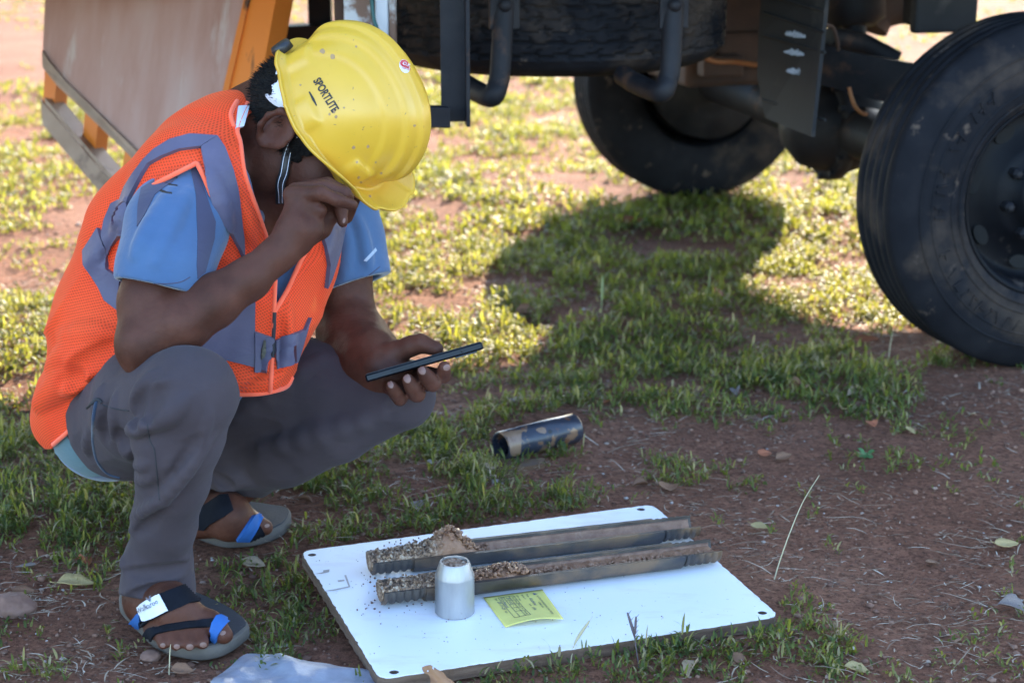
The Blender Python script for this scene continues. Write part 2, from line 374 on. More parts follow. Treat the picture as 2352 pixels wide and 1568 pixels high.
put('grass', *join([grow(3300, 1.75, 3.1, 1.6, 13, (.008, .026), (.002, .004), .02, 1), grow(2300, 3.1, 4.6, 2.4, 12, (.009, .028), (.0026, .005), .028, 2),
     grow(1150, 4.6, 7.2, 3.6, 10, (.012, .034), (.004, .0078), .05, 3), grow(300, 7.2, 13, 6.5, 9, (.018, .045), (.007, .013), .09, 4)]), GRASS,
     'short green grass growing in patches over the brown soil', 'grass')
def straw(n, seed):
    rg = np.random.default_rng(seed); P = np.stack([rg.uniform(-1.5, 1.5, n*4), rg.uniform(1.75, 4.2, n*4), np.zeros(n*4)], -1)
    q = proj(P); u, v = q[:, 0], q[:, 1]; w_ = .34+.0*u
    for (a, b, ra, rb, s) in [(120,1450,240,120,1.6),(60,1500,150,60,1.8),(1950,1180,500,120,.5),(2150,1380,250,130,.6),(1650,1010,300,60,.7),(2100,940,250,50,.6),(560,1420,200,110,.5),(1700,1300,120,60,.8),(2300,1250,80,60,.9),(300,1200,260,120,.4),(1200,1100,300,60,.4)]:
        w_ = np.maximum(w_, s*np.clip(1.5-np.sqrt(((u-a)/ra)**2+((v-b)/rb)**2)*1.2, 0, 1))
    nn = fbm(P*np.array([9., 9, 0]), 44, 2); P = P[(rg.random(len(P)) < w_*np.clip((nn-.35)*4, 0.05, 1)) & board_free(P)][:n]; n = len(P)
    az = rg.normal(0, .8, n)+np.where(rg.random(n) < .5, 0, np.pi); D = np.stack([np.cos(az), np.sin(az), 0*az], -1)
    P[:, 2] = gh(P[:, 0], P[:, 1])+rg.random(n)*.006+.001
    L = np.where(rg.random(n) < .7, rg.uniform(.004, .014, n), rg.gamma(2.2, .010, n)+.008); W = rg.uniform(.0009, .0024, n)
    return blades(P, D, L, W, rg.normal(1.5, .07, n), rg.random(n), .96, 1.06, rg.normal(0, .13, n))
def straw_mat():
    m, t, b = nodes('straw'); a = N(t, 'ShaderNodeAttribute', attribute_name='tone'); sp = t.nodes.new('ShaderNodeSeparateXYZ'); t.links.new(a.outputs['Vector'], sp.inputs[0])
    t.links.new(ramp(t, sp.outputs[0], [(0, (.06, .03, .02)), (.3, (.16, .09, .06)), (.55, (.30, .21, .14)), (.85, (.44, .34, .25)), (1, (.56, .48, .38))]), b.inputs['Base Color']); b.inputs['Roughness'].default_value = .7; return m
STRAW = straw_mat()
put('straw', *straw(19000, 9), STRAW, 'loose dry straw and dead stems scattered over the soil', 'straw')
def crumbs(n, seed):
    rg = np.random.default_rng(seed); P = np.stack([rg.uniform(-1.6, 1.6, n), 1.75+3.2*rg.random(n)**1.5, np.zeros(n)], -1); P = P[board_free(P)]; n = len(P)
    P[:, 2] = gh(P[:, 0], P[:, 1]); r = .0009+rg.gamma(1.2, .0009, n); big = rg.random(n) < .006; r[big] *= 1.8; r = np.minimum(r, .0075)
    o = np.array([[1,0,0],[-1,0,0],[0,1,0],[0,-1,0],[0,0,1],[0,0,-1],[.6,.6,.55],[-.6,.55,.6],[.55,-.6,.6],[-.6,-.6,.5]])
    from mathutils import geometry
    bm = bmesh.new(); [bm.verts.new(p) for p in o]; bmesh.ops.convex_hull(bm, input=bm.verts); bm.verts.index_update(); f = np.array([[v.index for v in q.verts] for q in bm.faces]); bm.free()
    J = o[None]*(1+.5*(rg.random((n, 10, 1))-.5))*np.stack([r*rg.uniform(.7, 1.5, n), r*rg.uniform(.7, 1.5, n), r*.8], -1)[:, None]
    a = rg.uniform(0, 6.3, n); c, s = np.cos(a)[:, None], np.sin(a)[:, None]; J = np.stack([J[..., 0]*c-J[..., 1]*s, J[..., 0]*s+J[..., 1]*c, J[..., 2]], -1)+P[:, None]
    J[..., 2] += (r*.25)[:, None]; C = np.repeat(np.stack([rg.random(n), 0*r, 0*r], -1), 10, 0)
    return J.reshape(-1, 3), (f[None]+(np.arange(n)*10)[:, None, None]).reshape(-1, 3), C
def crumb_mat():
    m, t, b = nodes('crumb'); a = N(t, 'ShaderNodeAttribute', attribute_name='tone'); sp = t.nodes.new('ShaderNodeSeparateXYZ'); t.links.new(a.outputs['Vector'], sp.inputs[0])
    t.links.new(ramp(t, sp.outputs[0], [(0, (.09, .042, .028)), (.5, (.20, .10, .065)), (.9, (.28, .155, .105)), (.965, (.31, .24, .2)), (1, (.42, .38, .36))]), b.inputs['Base Color']); b.inputs['Roughness'].default_value = .9; return m
CRUMB = crumb_mat()
put('soil_crumbs', *crumbs(21000, 5), CRUMB, 'small crumbs of soil and gravel strewn over the bare ground', 'gravel')
# ================================================================ truck
RUB = mat('tyre_rubber', [(.006, .0062, .0085), (.0095, .0098, .0125), (.015, .0148, .0175)], 14, .8, 0, .25, 90, spec=.14, over=[((.06, .044, .034), 5, .52, .16), ((.085, .062, .048), 22, .63, .08)])
RIMM = mat('rim_paint', [(.004, .0042, .0055), (.006, .0065, .0085)], 12, .5, 0, .1, 120, spec=.12, over=[((.05, .04, .035), 9, .66, .08)])
STEEL = mat('dark_steel', [(.009, .009, .011), (.015, .0145, .017), (.025, .0235, .024)], 16, .6, .05, .25, 80, spec=.22, over=[((.11, .055, .03), 11, .6, .15)])
RUST = mat('rusty_brown', [(.03, .014, .009), (.055, .027, .017), (.085, .043, .027)], 13, .8, .1, .4, 60)
FLAP = mat('flap_rubber', [(.018, .0175, .018), (.028, .0265, .0265)], 9, .8, 0, .2, 70, spec=.2, over=[((.09, .075, .065), 5, .58, .2)])
TX = nrm([.963, .27, 0]); TY = np.array([-TX[1], TX[0], 0]); TZ = np.array([0, 0, 1.])
WR = .334                                       # tyre radius
W0 = gnd(2402, 853); W0[2] = 0.0                # contact of the near tyre's outer face
TRACK = 2.0
truck = empty('drilling_truck', tuple(W0), label='dark truck with steel wheels and a spare tyre slung underneath, parked behind the crouching man', cat='truck')
def tyre_profile(wd=.205, rin=.178):
    """(radius, axial) loop of a truck tyre section, axial 0 = outer sidewall"""
    P = [(rin, .03), (rin+.012, .012), (rin+.035, .002), (rin+.075, .0), (WR-.055, .004), (WR-.028, .014), (WR-.012, .024), (WR-.004, .03)]
    g = .0075; x = .034
    for k in range(5):
        x2 = .034+(wd-.068)*(k+1)/5; a, b = x, x2
        P += [(WR, a+.002), (WR+.001, (a+b)/2), (WR, b-.006)]
        if k < 4: P += [(WR-g, b-.005), (WR-g, b-.0005)]
        x = x2
    P += [(WR-.004, wd-.03), (WR-.028, wd-.014), (WR-.075, wd), (rin+.05, wd), (rin+.012, wd-.012), (rin, wd-.03)]
    return P
HOLE = mat('hole_black', [(.004, .004, .004), (.006, .006, .006)], 5, .9, 0, 0)
def wheel(c, ax, name='wheel', drum=False):
    """c: centre of the outer face, ax: unit axis pointing to the truck"""
    w_ = empty(name, (0, 0, 0)); w_.parent = truck; w_.matrix_parent_inverse = Matrix.Translation(-Vector(truck.location))
    w_.location = (0, 0, 0)
    b = MB().lathe(tyre_profile(), c, ax, 120)
    for rr in (.205, .222, .262, .284):        # moulded sidewall rings
        b.lathe([(rr-.002, .004 if rr > .28 else .001), (rr, -.0015 if rr < .28 else .001), (rr+.002, .004 if rr > .28 else .001)], c, ax, 96)
    e1 = nrm(np.cross(ax, TZ)); e2 = np.cross(e1, ax)
    if name == 'wheel' and not drum:           # worn raised sidewall lettering, illegible strokes
        rg = random.Random(4)
        for a in np.arange(118, 262, 5.2):
            if rg.random() < .25: continue
            a = R(a); rad = math.cos(a)*e1+math.sin(a)*e2; tg = -math.sin(a)*e1+math.cos(a)*e2; m_ = c+rad*.247-ax*.0005
            b.box(m_+tg*rg.uniform(-.004, .004), (.022, .0035, .005), (rad+tg*rg.uniform(-.5, .5), np.cross(ax, rad), ax))
            if rg.random() < .6: b.box(m_+rad*rg.choice((-.009, 0, .009))+tg*.006, (.0035, .011, .005), (rad, np.cross(ax, rad), ax))
    b.build('tyre', RUB, w_)
    b = MB().lathe([(.178, .02), (.186, .012), (.188, .016), (.181, .026), (.172, .032), (.168, .07), (.160, .085), (.150, .088), (.118, .080), (.10, .062), (.088, .052), (.066, .05), (.064, .03), (.05, .022), (.0, .02)], c, ax, 72)
    b.lathe([(.181, .028), (.178, .10), (.178, .185), (.186, .195)], c, ax, 72)
    b.build('rim', RIMM, w_)
    for k in range(8):
        a = 2*math.pi*k/8+.2; m_ = c+(math.cos(a)*e1+math.sin(a)*e2)*.083+ax*.055
        MB().lathe([(0, -.028), (.006, -.027), (.011, -.02), (.011, .0)], m_, ax, 6, False).build('wheel_nut', STEEL, w_)
    for k in range(8):
        a = 2*math.pi*(k+.5)/8+.2; rad = math.cos(a)*e1+math.sin(a)*e2; tg = -math.sin(a)*e1+math.cos(a)*e2
        q = c+rad*.136+ax*.0825; MB().prism([q+rad*.013*math.cos(x)+tg*.022*math.sin(x) for x in np.linspace(0, 6.283, 20)[:-1]], -ax*.003).build('hand_hole', HOLE, w_)
    MB().lathe([(0, .10), (.12, .10), (.155, .12), (.16, .2), (.155, .245), (.09, .25), (.07, .27), (0, .27)], c, ax, 56).build('brake_drum', STEEL, w_)
    return w_
wc = W0+TZ*WR
wheel(wc, TY)
fc = wc+TY*(TRACK)
wheel(fc+TX*.0, -TY, drum=True)
# axle and differential
b = MB().tube([wc+TY*.2, wc+TY*.5, wc+TY*.8, wc+TY*1.2, wc+TY*1.5, fc-TY*.2], [.05, .05, .06, .06, .05, .05], 20); b.build('axle', STEEL, truck)
dc = wc+TY*.93-TX*.02
b = MB().lathe([(0, -.13), (.04, -.125), (.085, -.085), (.105, -.02), (.108, .02), (.095, .07), (.06, .11), (.04, .18), (0, .18)], dc, TX, 36)
b.lathe([(.10, -.03), (.122, -.025), (.122, .0), (.10, .005)], dc, TX, 36)
for k in range(12):
    a = k*math.pi/6; b.lathe([(0, -.04), (.009, -.038), (.009, -.02)], dc+.114*(math.cos(a)*TY+math.sin(a)*TZ), TX, 6, False)
b.build('differential', STEEL, truck)
# leaf spring pack, ends seen between the mud flap and the near wheel
b = MB()
for k in range(7):
    l0, l1 = at(1800+10*k, 86+15.5*k, 3.98), at(2130, 158+14*k, 3.86); md = (l0+l1)/2-TZ*.006
    for p, q in ((l0, md), (md, l1)): b.box((p+q)/2, (np.linalg.norm(q-p)*1.02, .075, .0135), (q-p, TY, np.cross(nrm(q-p), TY)))
b.build('leaf_spring', STEEL, truck)
MB().tube([at(1905, 84, 3.95), at(1985, 100, 4.0), at(2060, 140, 4.0)], .022, 12).build('brake_pipe', STEEL, truck)
# chassis rails, deck and body (the deck throws the shade over the foreground)
for off in (.5, 1.45):
    b = MB().box(wc+TY*off-TX*1.0+TZ*(.80-WR), (6.0, .07, .14), (TX, TY, TZ), .008); b.build('chassis_rail', STEEL, truck)
DH = .875
b = MB().box(W0+TY*(TRACK/2+.0)-TX*1.4+TZ*(DH+.04), (6.6, TRACK+.18, .08), (TX, TY, TZ), .01); b.build('deck', STEEL, truck)
b = MB().box(W0+TY*(TRACK/2)-TX*1.4+TZ*(DH+.89), (6.4, TRACK+.02, 1.62), (TX, TY, TZ), .02); b.build('body', mat('body_paint', [(.5, .32, .06), (.55, .36, .07)], 4, .5, 0, .1, over=[((.12, .06, .04), 6, .62, .1)]), truck)
# spare wheel slung flat under the deck
SPR = .352; SPc = at(1262, 60, 3.76); SPc[2] = .552
def spare():
    w_ = empty('spare_wheel', (0, 0, 0)); w_.parent = truck; w_.matrix_parent_inverse = Matrix.Translation(-Vector(truck.location))
    n, m = 420, 56; V = []; rin = .19; wd = .21
    sec = [(rin, .03), (rin+.03, .004), (rin+.07, .0), (SPR-.05, .006), (SPR-.02, .02), (SPR-.004, .036)]
    low = spline([np.array(p) for p in sec], 4); hs = np.linspace(.038, wd-.038, m)
    prof = [(p[0], p[1], 0) for p in low]+[(SPR+.002*math.sin(math.pi*(h-.038)/(wd-.076)), h, 1) for h in hs]+[(p[0], wd-p[1], 0) for p in low[::-1]]
    th = 2*np.pi*np.arange(n)/n
    for r_, h, tr in prof:
        r2 = np.full(n, r_)
        if tr:
            k = (h-.038)/(wd-.076)*6; kk = np.floor(k); zig = .10*np.sign(np.sin(th*38+kk*1.7)); fr = (k-.5+zig) % 1
            g = (np.abs(fr-.5) > .41)*.014; lat = ((th*38/(2*np.pi)+.37*kk+.12*np.sin(k*3)) % 1 < .12)*.009*(np.abs(fr-.5) < .46)
            r2 = r2-np.maximum(g, lat)
        V.append(np.stack([SPc[0]+r2*np.cos(th), SPc[1]+r2*np.sin(th), np.full(n, SPc[2]+h)], -1))
    V = np.concatenate(V); P = len(prof); i = np.arange(P*n).reshape(P, n)
    F = np.stack([i[:-1], np.roll(i[:-1], -1, 1), np.roll(i[1:], -1, 1), i[1:]], -1).reshape(-1, 4)
    link('tyre', mesh_np('tyre', V, F), RUB, w_)
    MB().lathe([(.186, .015), (.178, .02), (.17, .05), (.168, .1), (.1, .11), (.06, .1), (0, .1)], SPc, TZ, 48).build('rim', RIMM, w_)
spare()
# hooks that carry the spare: flat strap above, bent tube below
def hook(u0, u1, vb, z, back):
    um = (u0+u1)/2; r = .019; top = at(um+14, -80, z); a = at(um, 150, z); c = at(um-22, vb, z)
    bk = at(um-back, vb-40, z+.12)
    b = MB().tube(spline([top, at(um+6, 40, z), a, at(um-6, vb-30, z), c, (c*.4+bk*.6)-TZ*.004, bk], 6), r, 14)
    b.box(at(um+8, -25, z-.012), (.055, .012, .14), (TX, TY, TZ), .003)
    b.lathe([(0, -.012), (.008, -.012), (.012, -.004), (.012, .006)], at(um+10, 12, z-.018), TY, 10)
    b.build('spare_hook', STEEL, truck)
hook(1125, 1175, 222, 3.30, 95); hook(1515, 1565, 212, 3.34, 110)
# angle-iron post and step at the rear corner
def angle_post():
    p = at(1048, 0, 3.1); X, Y = p[0], p[1]; zb = at(1048, 290, 3.1)[2]
    L1 = .033; b = MB().box((X-.006, Y, (zb+1.0)/2), (.042, .006, 1.0-zb), (nrm([1, .1, 0]), nrm([-.1, 1, 0]), TZ)); b.box((X+.018, Y-.016, (zb+1.0)/2-.004), (.006, .036, 1.0-zb), (nrm([1, .1, 0]), nrm([-.1, 1, 0]), TZ))
    b.build('corner_post', STEEL, truck)
    q0 = at(1030, 268, 3.12); q1 = at(880, 262, 3.16); MB().box((q0+q1)/2, (np.linalg.norm(q1-q0), .03, .034), (q1-q0, TY, TZ), .002).build('step_bar', STEEL, truck)
angle_post()
WHT = mat('rusty_white_paint', [(.50, .52, .55), (.62, .64, .68)], 6, .5, 0, .15, 60, over=[((.16, .08, .05), 9, .62, .05)])
RWHT = mat('flaking_white_paint', [(.14, .08, .055), (.2, .12, .085)], 12, .8, .1, .5, 60, over=[((.5, .5, .5), 10, .56, .06)])
def vpost(name, u0, u1, z, m_, vt=-60, vb=420, d=.05):
    a = at(u0, 60, z); c = at(u1, 60, z); X = (a+c)/2; zt = at(u0, vt, z)[2]; zb = at(u0, vb, z)[2]
    MB().box((X[0], X[1]+d/2, (zt+zb)/2), (c[0]-a[0], d, zt-zb), None, .003).build(name, m_, truck)
vpost('white_post', 862, 893, 3.22, WHT); vpost('white_post', 894, 909, 3.21, RWHT, d=.03); vpost('rusty_post', 790, 858, 3.24, RWHT); vpost('rusty_post', 768, 792, 3.27, RUST)
b = MB().tube(spline([at(852, -20, 3.2), at(858, 40, 3.2), at(868, 75, 3.2), at(874, 130, 3.21)], 6), .0035, 8); b.build('wire', mat('green_wire', [(.01, .07, .06), (.015, .09, .075)], 9, .4, 0, 0), truck)
# tail frame behind: horizontal and vertical square tube
q0 = at(600, 84, 4.1); q1 = at(800, 76, 4.05); MB().box((q0+q1)/2, (np.linalg.norm(q1-q0)*1.1, .055, .045), (q1-q0, TY, TZ), .003).build('tail_frame', STEEL, truck)
q0 = at(737, 62, 4.09); MB().box((q0[0], q0[1], q0[2]+.2), (.05, .05, .4), None, .003).build('tail_frame', STEEL, truck)
# mud flap
fl = [at(1758, -40, 3.80), at(1908, -40, 3.56), at(1900, 50, 3.56), at(1872, 313, 3.55), at(1766, 270, 3.78), at(1747, 177, 3.82), at(1750, 79, 3.82)]
b = MB().prism(fl, TX*-.008); fo = b.build('mud_flap', FLAP, truck)
for k, (v0, v1) in enumerate(((80, 100), (28, 55), (228, 255), (-12, 5))):
    q0 = at(1752, v0, 3.79); q1 = at(1895, v1+20, 3.545); b = MB().tube([q0, q1], .003, 6); b.build('flap_rib', FLAP, fo)
SMR = mat('white_smear', [(.25, .25, .26), (.4, .4, .42)], 60, .8, 0, 0)
rg = random.Random(8)
for (u, v) in ((1825, 78), (1822, 119), (1828, 163)):
    b = MB()
    for k in range(14):
        x = u-22+k*3.4; h = 7*math.sin(math.pi*(k+1)/15)+rg.uniform(0, 5); z = 3.655-(x-1825)*.0016
        b.add([at(x, v-h+k*.5, z), at(x+3.0, v-h+k*.5+1, z), at(x+2.4, v+h*.5+k*.5, z), at(x-.4, v+h*.5+k*.5, z)], [(0, 1, 2, 3)])
    o = b.build('chalk_smear', SMR, fo)
# clutter under the chassis
b = MB().box(at(1670, 20, 4.6), (.32, .3, .34), (TX, TY, TZ), .012); b.build('air_tank_box', RUST, truck)
b = MB().box(at(1655, 150, 4.4), (.10, .05, .05), (TX, TY, TZ), .006); b.box(at(1690, 112, 4.5), (.13, .10, .09), (TX, TY, TZ), .01); b.build('brake_chamber', RUST, truck)
OR_ = mat('orange_hose', [(.28, .10, .03), (.35, .14, .05)], 20, .6, 0, 0)
MB().tube(spline([at(1590, 118, 4.3), at(1640, 140, 4.3), at(1690, 142, 4.3), at(1760, 152, 4.25)], 6), .006, 8).build('hose', OR_, truck)
MB().tube(spline([at(1896, 58, 3.7), at(1912, 62, 3.72), at(1922, 90, 3.74), at(1926, 115, 3.76)], 6), .004, 8).build('hose', RUST, truck)
MB().tube(spline([at(1950, 200, 3.75), at(1962, 240, 3.76), at(1978, 258, 3.78), at(1990, 262, 3.8)], 6), .004, 8).build('hose', OR_, truck)
b = MB().tube([at(1960, -60, 4.1), at(1962, 40, 4.1), at(1964, 62, 4.1)], [.07, .07, .045], 16); b.tube([at(1964, 60, 4.1), at(1966, 105, 4.1)], .025, 12); b.build('shock_absorber', STEEL, truck)
b = MB().tube(spline([at(1990, 60, 4.2), at(2010, 25, 4.2), at(2050, 8, 4.2), at(2110, 0, 4.2)], 5), [.05]*16, 14); b.build('torque_rod', RUST, truck)
b = MB().box(at(2122, -30, 3.95), (.07, .06, .16), (TX, TY, TZ), .01); b.build('bump_stop', STEEL, truck)
b = MB().box(at(2172, -40, 3.80), (.14, .03, .2), (TX, TY, TZ), .008); b.build('fender_bracket', FLAP, truck)

# ================================================================ tilted steel ramp frame at the left
YEL = mat('worn_yellow_paint', [(.66, .18, .020), (.76, .215, .028)], 5, .55, 0, .15, 50, over=[((.055, .028, .02), 8, .60, .06, (1, 1, .35))])
PLT = mat('weathered_plate', [(.34, .185, .15), (.42, .265, .23), (.46, .335, .31)], 5, .75, .05, .2, 40, stretch=(2.2, 2.2, .35), over=[((.27, .125, .085), 3.5, .54, .16, (2, 2, .25)), ((.48, .39, .36), 7, .60, .10, (2.5, 2.5, .2))])
GAL = mat('worn_galvanised', [(.22, .145, .105), (.34, .255, .20)], 12, .5, .3, .2, 60, over=[((.10, .06, .045), 14, .56, .12)])
ramp_o = empty('steel_ramp', tuple(gnd(560, 800)), label='tilted rusty steel plate with an orange-yellow side rail standing behind the crouching man', cat='ramp')
rz = lambda u: 3.95-(u-100)/500*.42
ra = lambda u, v, d=0: at(u, v, rz(u)+d)
bk = nrm([.35, .9, -.1])
MB().prism([ra(110, -160), ra(98, 118), ra(106, 152), ra(455, 486), ra(512, 240), ra(572, 0), ra(612, -160)], bk*.03).build('plate', PLT, ramp_o)
b = MB()
e = [ra(101, 150, -.006), ra(460, 492, -.006)]
b.prism([ra(96, 116, -.012), ra(97, 154, -.012), ra(130, 195, -.012), ra(455, 510, -.012), ra(462, 490, -.012), ra(150, 186, -.012), ra(112, 140, -.012)], bk*.05); b.build('plate_edge', GAL, ramp_o)
b = MB().prism([ra(612, -160, -.02), ra(572, 0, -.02), ra(512, 240, -.02), ra(452, 480, -.02), ra(430, 575, -.02), ra(500, 600, -.02), ra(528, 500, -.02), ra(592, 225, -.02), ra(633, 0, -.02), ra(660, -160, -.02)], bk*.07)
b.build('side_rail', YEL, ramp_o)
b = MB().prism([ra(564, -20, -.028), ra(504, 238, -.028), ra(450, 470, -.028), ra(462, 478, -.028), ra(517, 242, -.028), ra(577, -20, -.028)], bk*.02); b.build('rail_lip', mat('rust_flaked_yellow', [(.6, .16, .02), (.68, .2, .03)], 6, .7, 0, .4, 60, over=[((.06, .028, .018), 14, .50, .05, (1, 1, .5))]), ramp_o)
r0, r1 = ra(104, 262, .03), ra(470, 690, .03); dv = r1-r0
b = MB().box((r0+r1)/2, (np.linalg.norm(dv)*1.02, .055, .012), (dv, TY*.4+TZ*.9, np.cross(nrm(dv), nrm(TY*.4+TZ*.9)))); b.box((r0+r1)/2+np.array([.02, -.0, .026]), (np.linalg.norm(dv)*1.0, .012, .05), (dv, TY*.4+TZ*.9, np.cross(nrm(dv), nrm(TY*.4+TZ*.9)))); b.build('lower_rail', GAL, ramp_o)
for (u0, v0, u1, v1, w_) in ((117, 160, 112, 268, 28), (212, 250, 205, 345, 32), (302, 345, 290, 440, 30), (400, 440, 392, 540, 30)):
    b = MB().prism([ra(u0-w_/2, v0, .03), ra(u0+w_/2, v0+10, .03), ra(u1+w_/2-4, v1+6, .03), ra(u1-w_/2-2, v1, .03)], bk*.045); b.build('strut', YEL, ramp_o)
b = MB().tube([ra(466, 585, .05), gnd(540, 800)], .025, 10); b.build('foot', YEL, ramp_o)
# ================================================================ person: landmarks
CX = np.stack([_R, _U, _F])                     # camera-aligned axes, only used to read landmark directions off the photo
def cdir(x, y, z): return nrm(x*_R+y*_U+z*_F)
A = at
HC = A(775, 272, 2.44)                          # centre of the hard hat's brim plane
HL = cdir(.37, .255, .89); _f = cdir(.43, -.85, .066); HF = nrm(_f-HL*(_f@HL)); HU = np.cross(HL, HF); HU = HU if HU@_R > 0 else -HU
HA = np.stack([HF, HL, HU])
def hp(f, l, u): return HC+HF*f+HL*l+HU*u
SH_R, EL_R, WR_R = A(432, 430, 2.35), A(330, 787, 2.27), A(652, 572, 2.30)
SH_L, EL_L, WR_L = A(765, 445, 2.66), A(800, 765, 2.66), A(876, 842, 2.54)
HIP_R, KN_R, AN_R = A(262, 950, 2.53), A(432, 905, 2.235), A(362, 1330, 2.43)
HIP_L, KN_L, AN_L = A(385, 850, 2.75), A(925, 908, 2.55), A(500, 1140, 2.78)
C7, PEL = A(566, 318, 2.52), A(300, 900, 2.62)
def G(u, v, h): return gnd(u, v, h)

# ---------------------------------------------------------------- body (one continuous skin surface)
body = SDF()
body.chain([(PEL, .095), (A(380, 720, 2.58), .095), (A(480, 520, 2.54), .10), (A(540, 400, 2.53), .085), (C7, .052)], .05)
body.chain([(SH_R, .036), (A(520, 375, 2.48), .045), (A(640, 410, 2.59), .045), (SH_L, .036)], .03)
body.chain([(PEL, .09), (HIP_R, .068), (A(350, 930, 2.37), .055), (KN_R, .04), (A(400, 1080, 2.31), .035), (AN_R, .026)], .02)
body.chain([(PEL, .09), (HIP_L, .07), (A(640, 875, 2.67), .055), (KN_L, .032), (A(720, 1020, 2.65), .034), (AN_L, .026)], .02)
# right arm
body.chain([(SH_R, .036), (A(392, 540, 2.32), .042), (A(345, 690, 2.285), .037), (EL_R, .0325)], .015)
body.chain([(EL_R, .033), (A(408, 742, 2.272), .037), (A(488, 692, 2.28), .0315), (A(570, 640, 2.29), .0255), (A(628, 592, 2.297), .0205), (WR_R, .0195)], .012)
body.ell(A(316, 820, 2.27), np.eye(3), (.016, .018, .02), .02)
# left arm
body.chain([(SH_L, .038), (A(785, 600, 2.665), .042), (EL_L, .039)], .015)
body.chain([(EL_L, .039), (A(822, 785, 2.63), .0395), (A(848, 812, 2.59), .0345), (A(862, 828, 2.565), .029), (WR_L, .0245)], .03)
# right hand, loosely closed against the eye
body.chain([(WR_R, .019), (A(676, 530, 2.303), .0215), (A(690, 470, 2.31), .0195)], .012)
body.chain([(A(668, 545, 2.32), .017), (A(700, 520, 2.335), .0195), (A(705, 462, 2.345), .018)], .012)
body.chain([(A(690, 560, 2.305), .0125), (A(714, 527, 2.305), .0135), (A(722, 498, 2.305), .0115)], .010)
body.chain([(A(672, 446, 2.305), .0125), (A(735, 443, 2.288), .0092), (A(775, 459, 2.292), .0082), (A(810, 470, 2.305), .0070)], .005)   # little finger
body.chain([(A(700, 468, 2.300), .0115), (A(737, 482, 2.298), .0085)], .006)
body.chain([(A(680, 440, 2.325), .0125), (A(742, 431, 2.318), .0098), (A(790, 444, 2.326), .0086), (A(800, 452, 2.34), .0078)], .004)   # ring finger
body.chain([(A(690, 438, 2.350), .0125), (A(752, 424, 2.345), .0098), (A(788, 440, 2.365), .0086)], .004)                                # middle finger
body.chain([(A(700, 470, 2.352), .0120), (A(768, 452, 2.350), .0095), (A(783, 482, 2.338), .0086), (A(787, 509, 2.334), .0076)], .004)   # index finger
body.chain([(A(690, 555, 2.335), .0150), (A(738, 523, 2.350), .0125), (A(762, 490, 2.352), .0100), (A(775, 468, 2.356), .0088)], .006)   # thumb
body.cutc(A(735, 492, 2.287), A(716, 489, 2.285), .0022, .0015, .003)
# left hand round the phone
body.chain([(WR_L, .0235), (A(905, 872, 2.535), .0215), (A(942, 874, 2.535), .0195)], .012)
body.chain([(A(890, 868, 2.54), .02), (A(925, 860, 2.55), .018), (A(955, 855, 2.55), .016)], .012)
for a, b_, c, r in (((895,885,2.52),(919,914,2.472),(899,886,2.4525),(.0105,.0092,.0072)), ((925,885,2.52),(958,905,2.467),(937,871,2.450),(.0118,.0104,.0083)),
                    ((952,872,2.52),(994,880,2.464),(972,853,2.449),(.0118,.0106,.0086)), ((972,858,2.52),(1018,862,2.474),(1021,842,2.455),(.0112,.0100,.0083))):
    body.chain([(A(*a), r[0]), (A(*b_), r[1]), (A(*((np.array(b_)+np.array(c))/2)), r[1]*.94), (A(*c), r[2])], .003)
body.chain([(A(872, 832, 2.545), .0185), (A(905, 812, 2.535), .0165), (A(944, 793, 2.525), .0133), (A(966, 787, 2.52), .0122), (A(1003, 800, 2.51), .0092)], .006)
# head
neck0 = hp(-.04, 0, -.065)
body.chain([(C7, .058), ((C7*.45+neck0*.55), .055), (neck0, .056)], .03)
body.chain([(hp(.0, 0, -.10), .040), (C7*.6+SH_R*.1+SH_L*.3, .04)], .03)
body.ell(hp(-.010, 0, -.012), HA, (.084, .072, .086), .02)
body.ell(hp(.030, 0, -.080), HA, (.060, .058, .060), .03)
body.ell(hp(.066, 0, -.118), HA, (.020, .022, .018), .025)
for s in (-1, 1):
    body.ell(hp(.055, s*.048, -.045), HA, (.026, .020, .024), .025)
    body.ell(hp(.012, s*.058, -.095), HA, (.030, .012, .022), .03)
body.ell(hp(.074, 0, -.006), HA, (.012, .050, .010), .016)
for s in (-1, 1): body.cut(hp(.100, s*.031, -.024), HA, (.013, .017, .010), .012); body.ell(hp(.081, s*.031, -.024), HA, (.012, .0125, .012), .004)
body.chain([(hp(.094, 0, -.018), .008), (hp(.116, 0, -.056), .0115)], .012); body.ell(hp(.102, -.012, -.060), HA, (.009, .007, .007), .006); body.ell(hp(.102, .012, -.060), HA, (.009, .007, .007), .006)
body.ell(hp(.090, 0, -.082), HA, (.012, .024, .006), .006); body.ell(hp(.088, 0, -.094), HA, (.012, .021, .007), .006); body.cutc(hp(.104, -.024, -.088), hp(.104, .024, -.088), .0025, .0025, .003)
# ears
for s in (-1, 1):
    ea = np.stack([nrm(HF*.9+HL*s*-.35), nrm(HL*.93*s+HF*-.35), HU]); ec = hp(-.014, s*.079, -.040)
    EP = lambda f, o, u: ec+ea[0]*f+ea[1]*o+ea[2]*u
    body.ell(EP(-.002, .002, .0), ea, (.0185, .0065, .031), .006)
    rim = [EP(.013, .004, .008), EP(.010, .006, .024), EP(-.004, .008, .031), EP(-.018, .010, .024), EP(-.021, .010, .006), EP(-.016, .009, -.012), EP(-.006, .006, -.026)]
    body.chain([(p, .0042) for p in rim], .005); body.ell(EP(-.002, .004, -.026), ea, (.009, .006, .009), .006)
    body.cut(EP(.0, .010, .002), ea, (.009, .0075, .013), .005); body.cut(EP(-.007, .010, .016), ea, (.009, .0045, .009), .004); body.ell(EP(.011, .004, -.004), ea, (.004, .005, .007), .004)
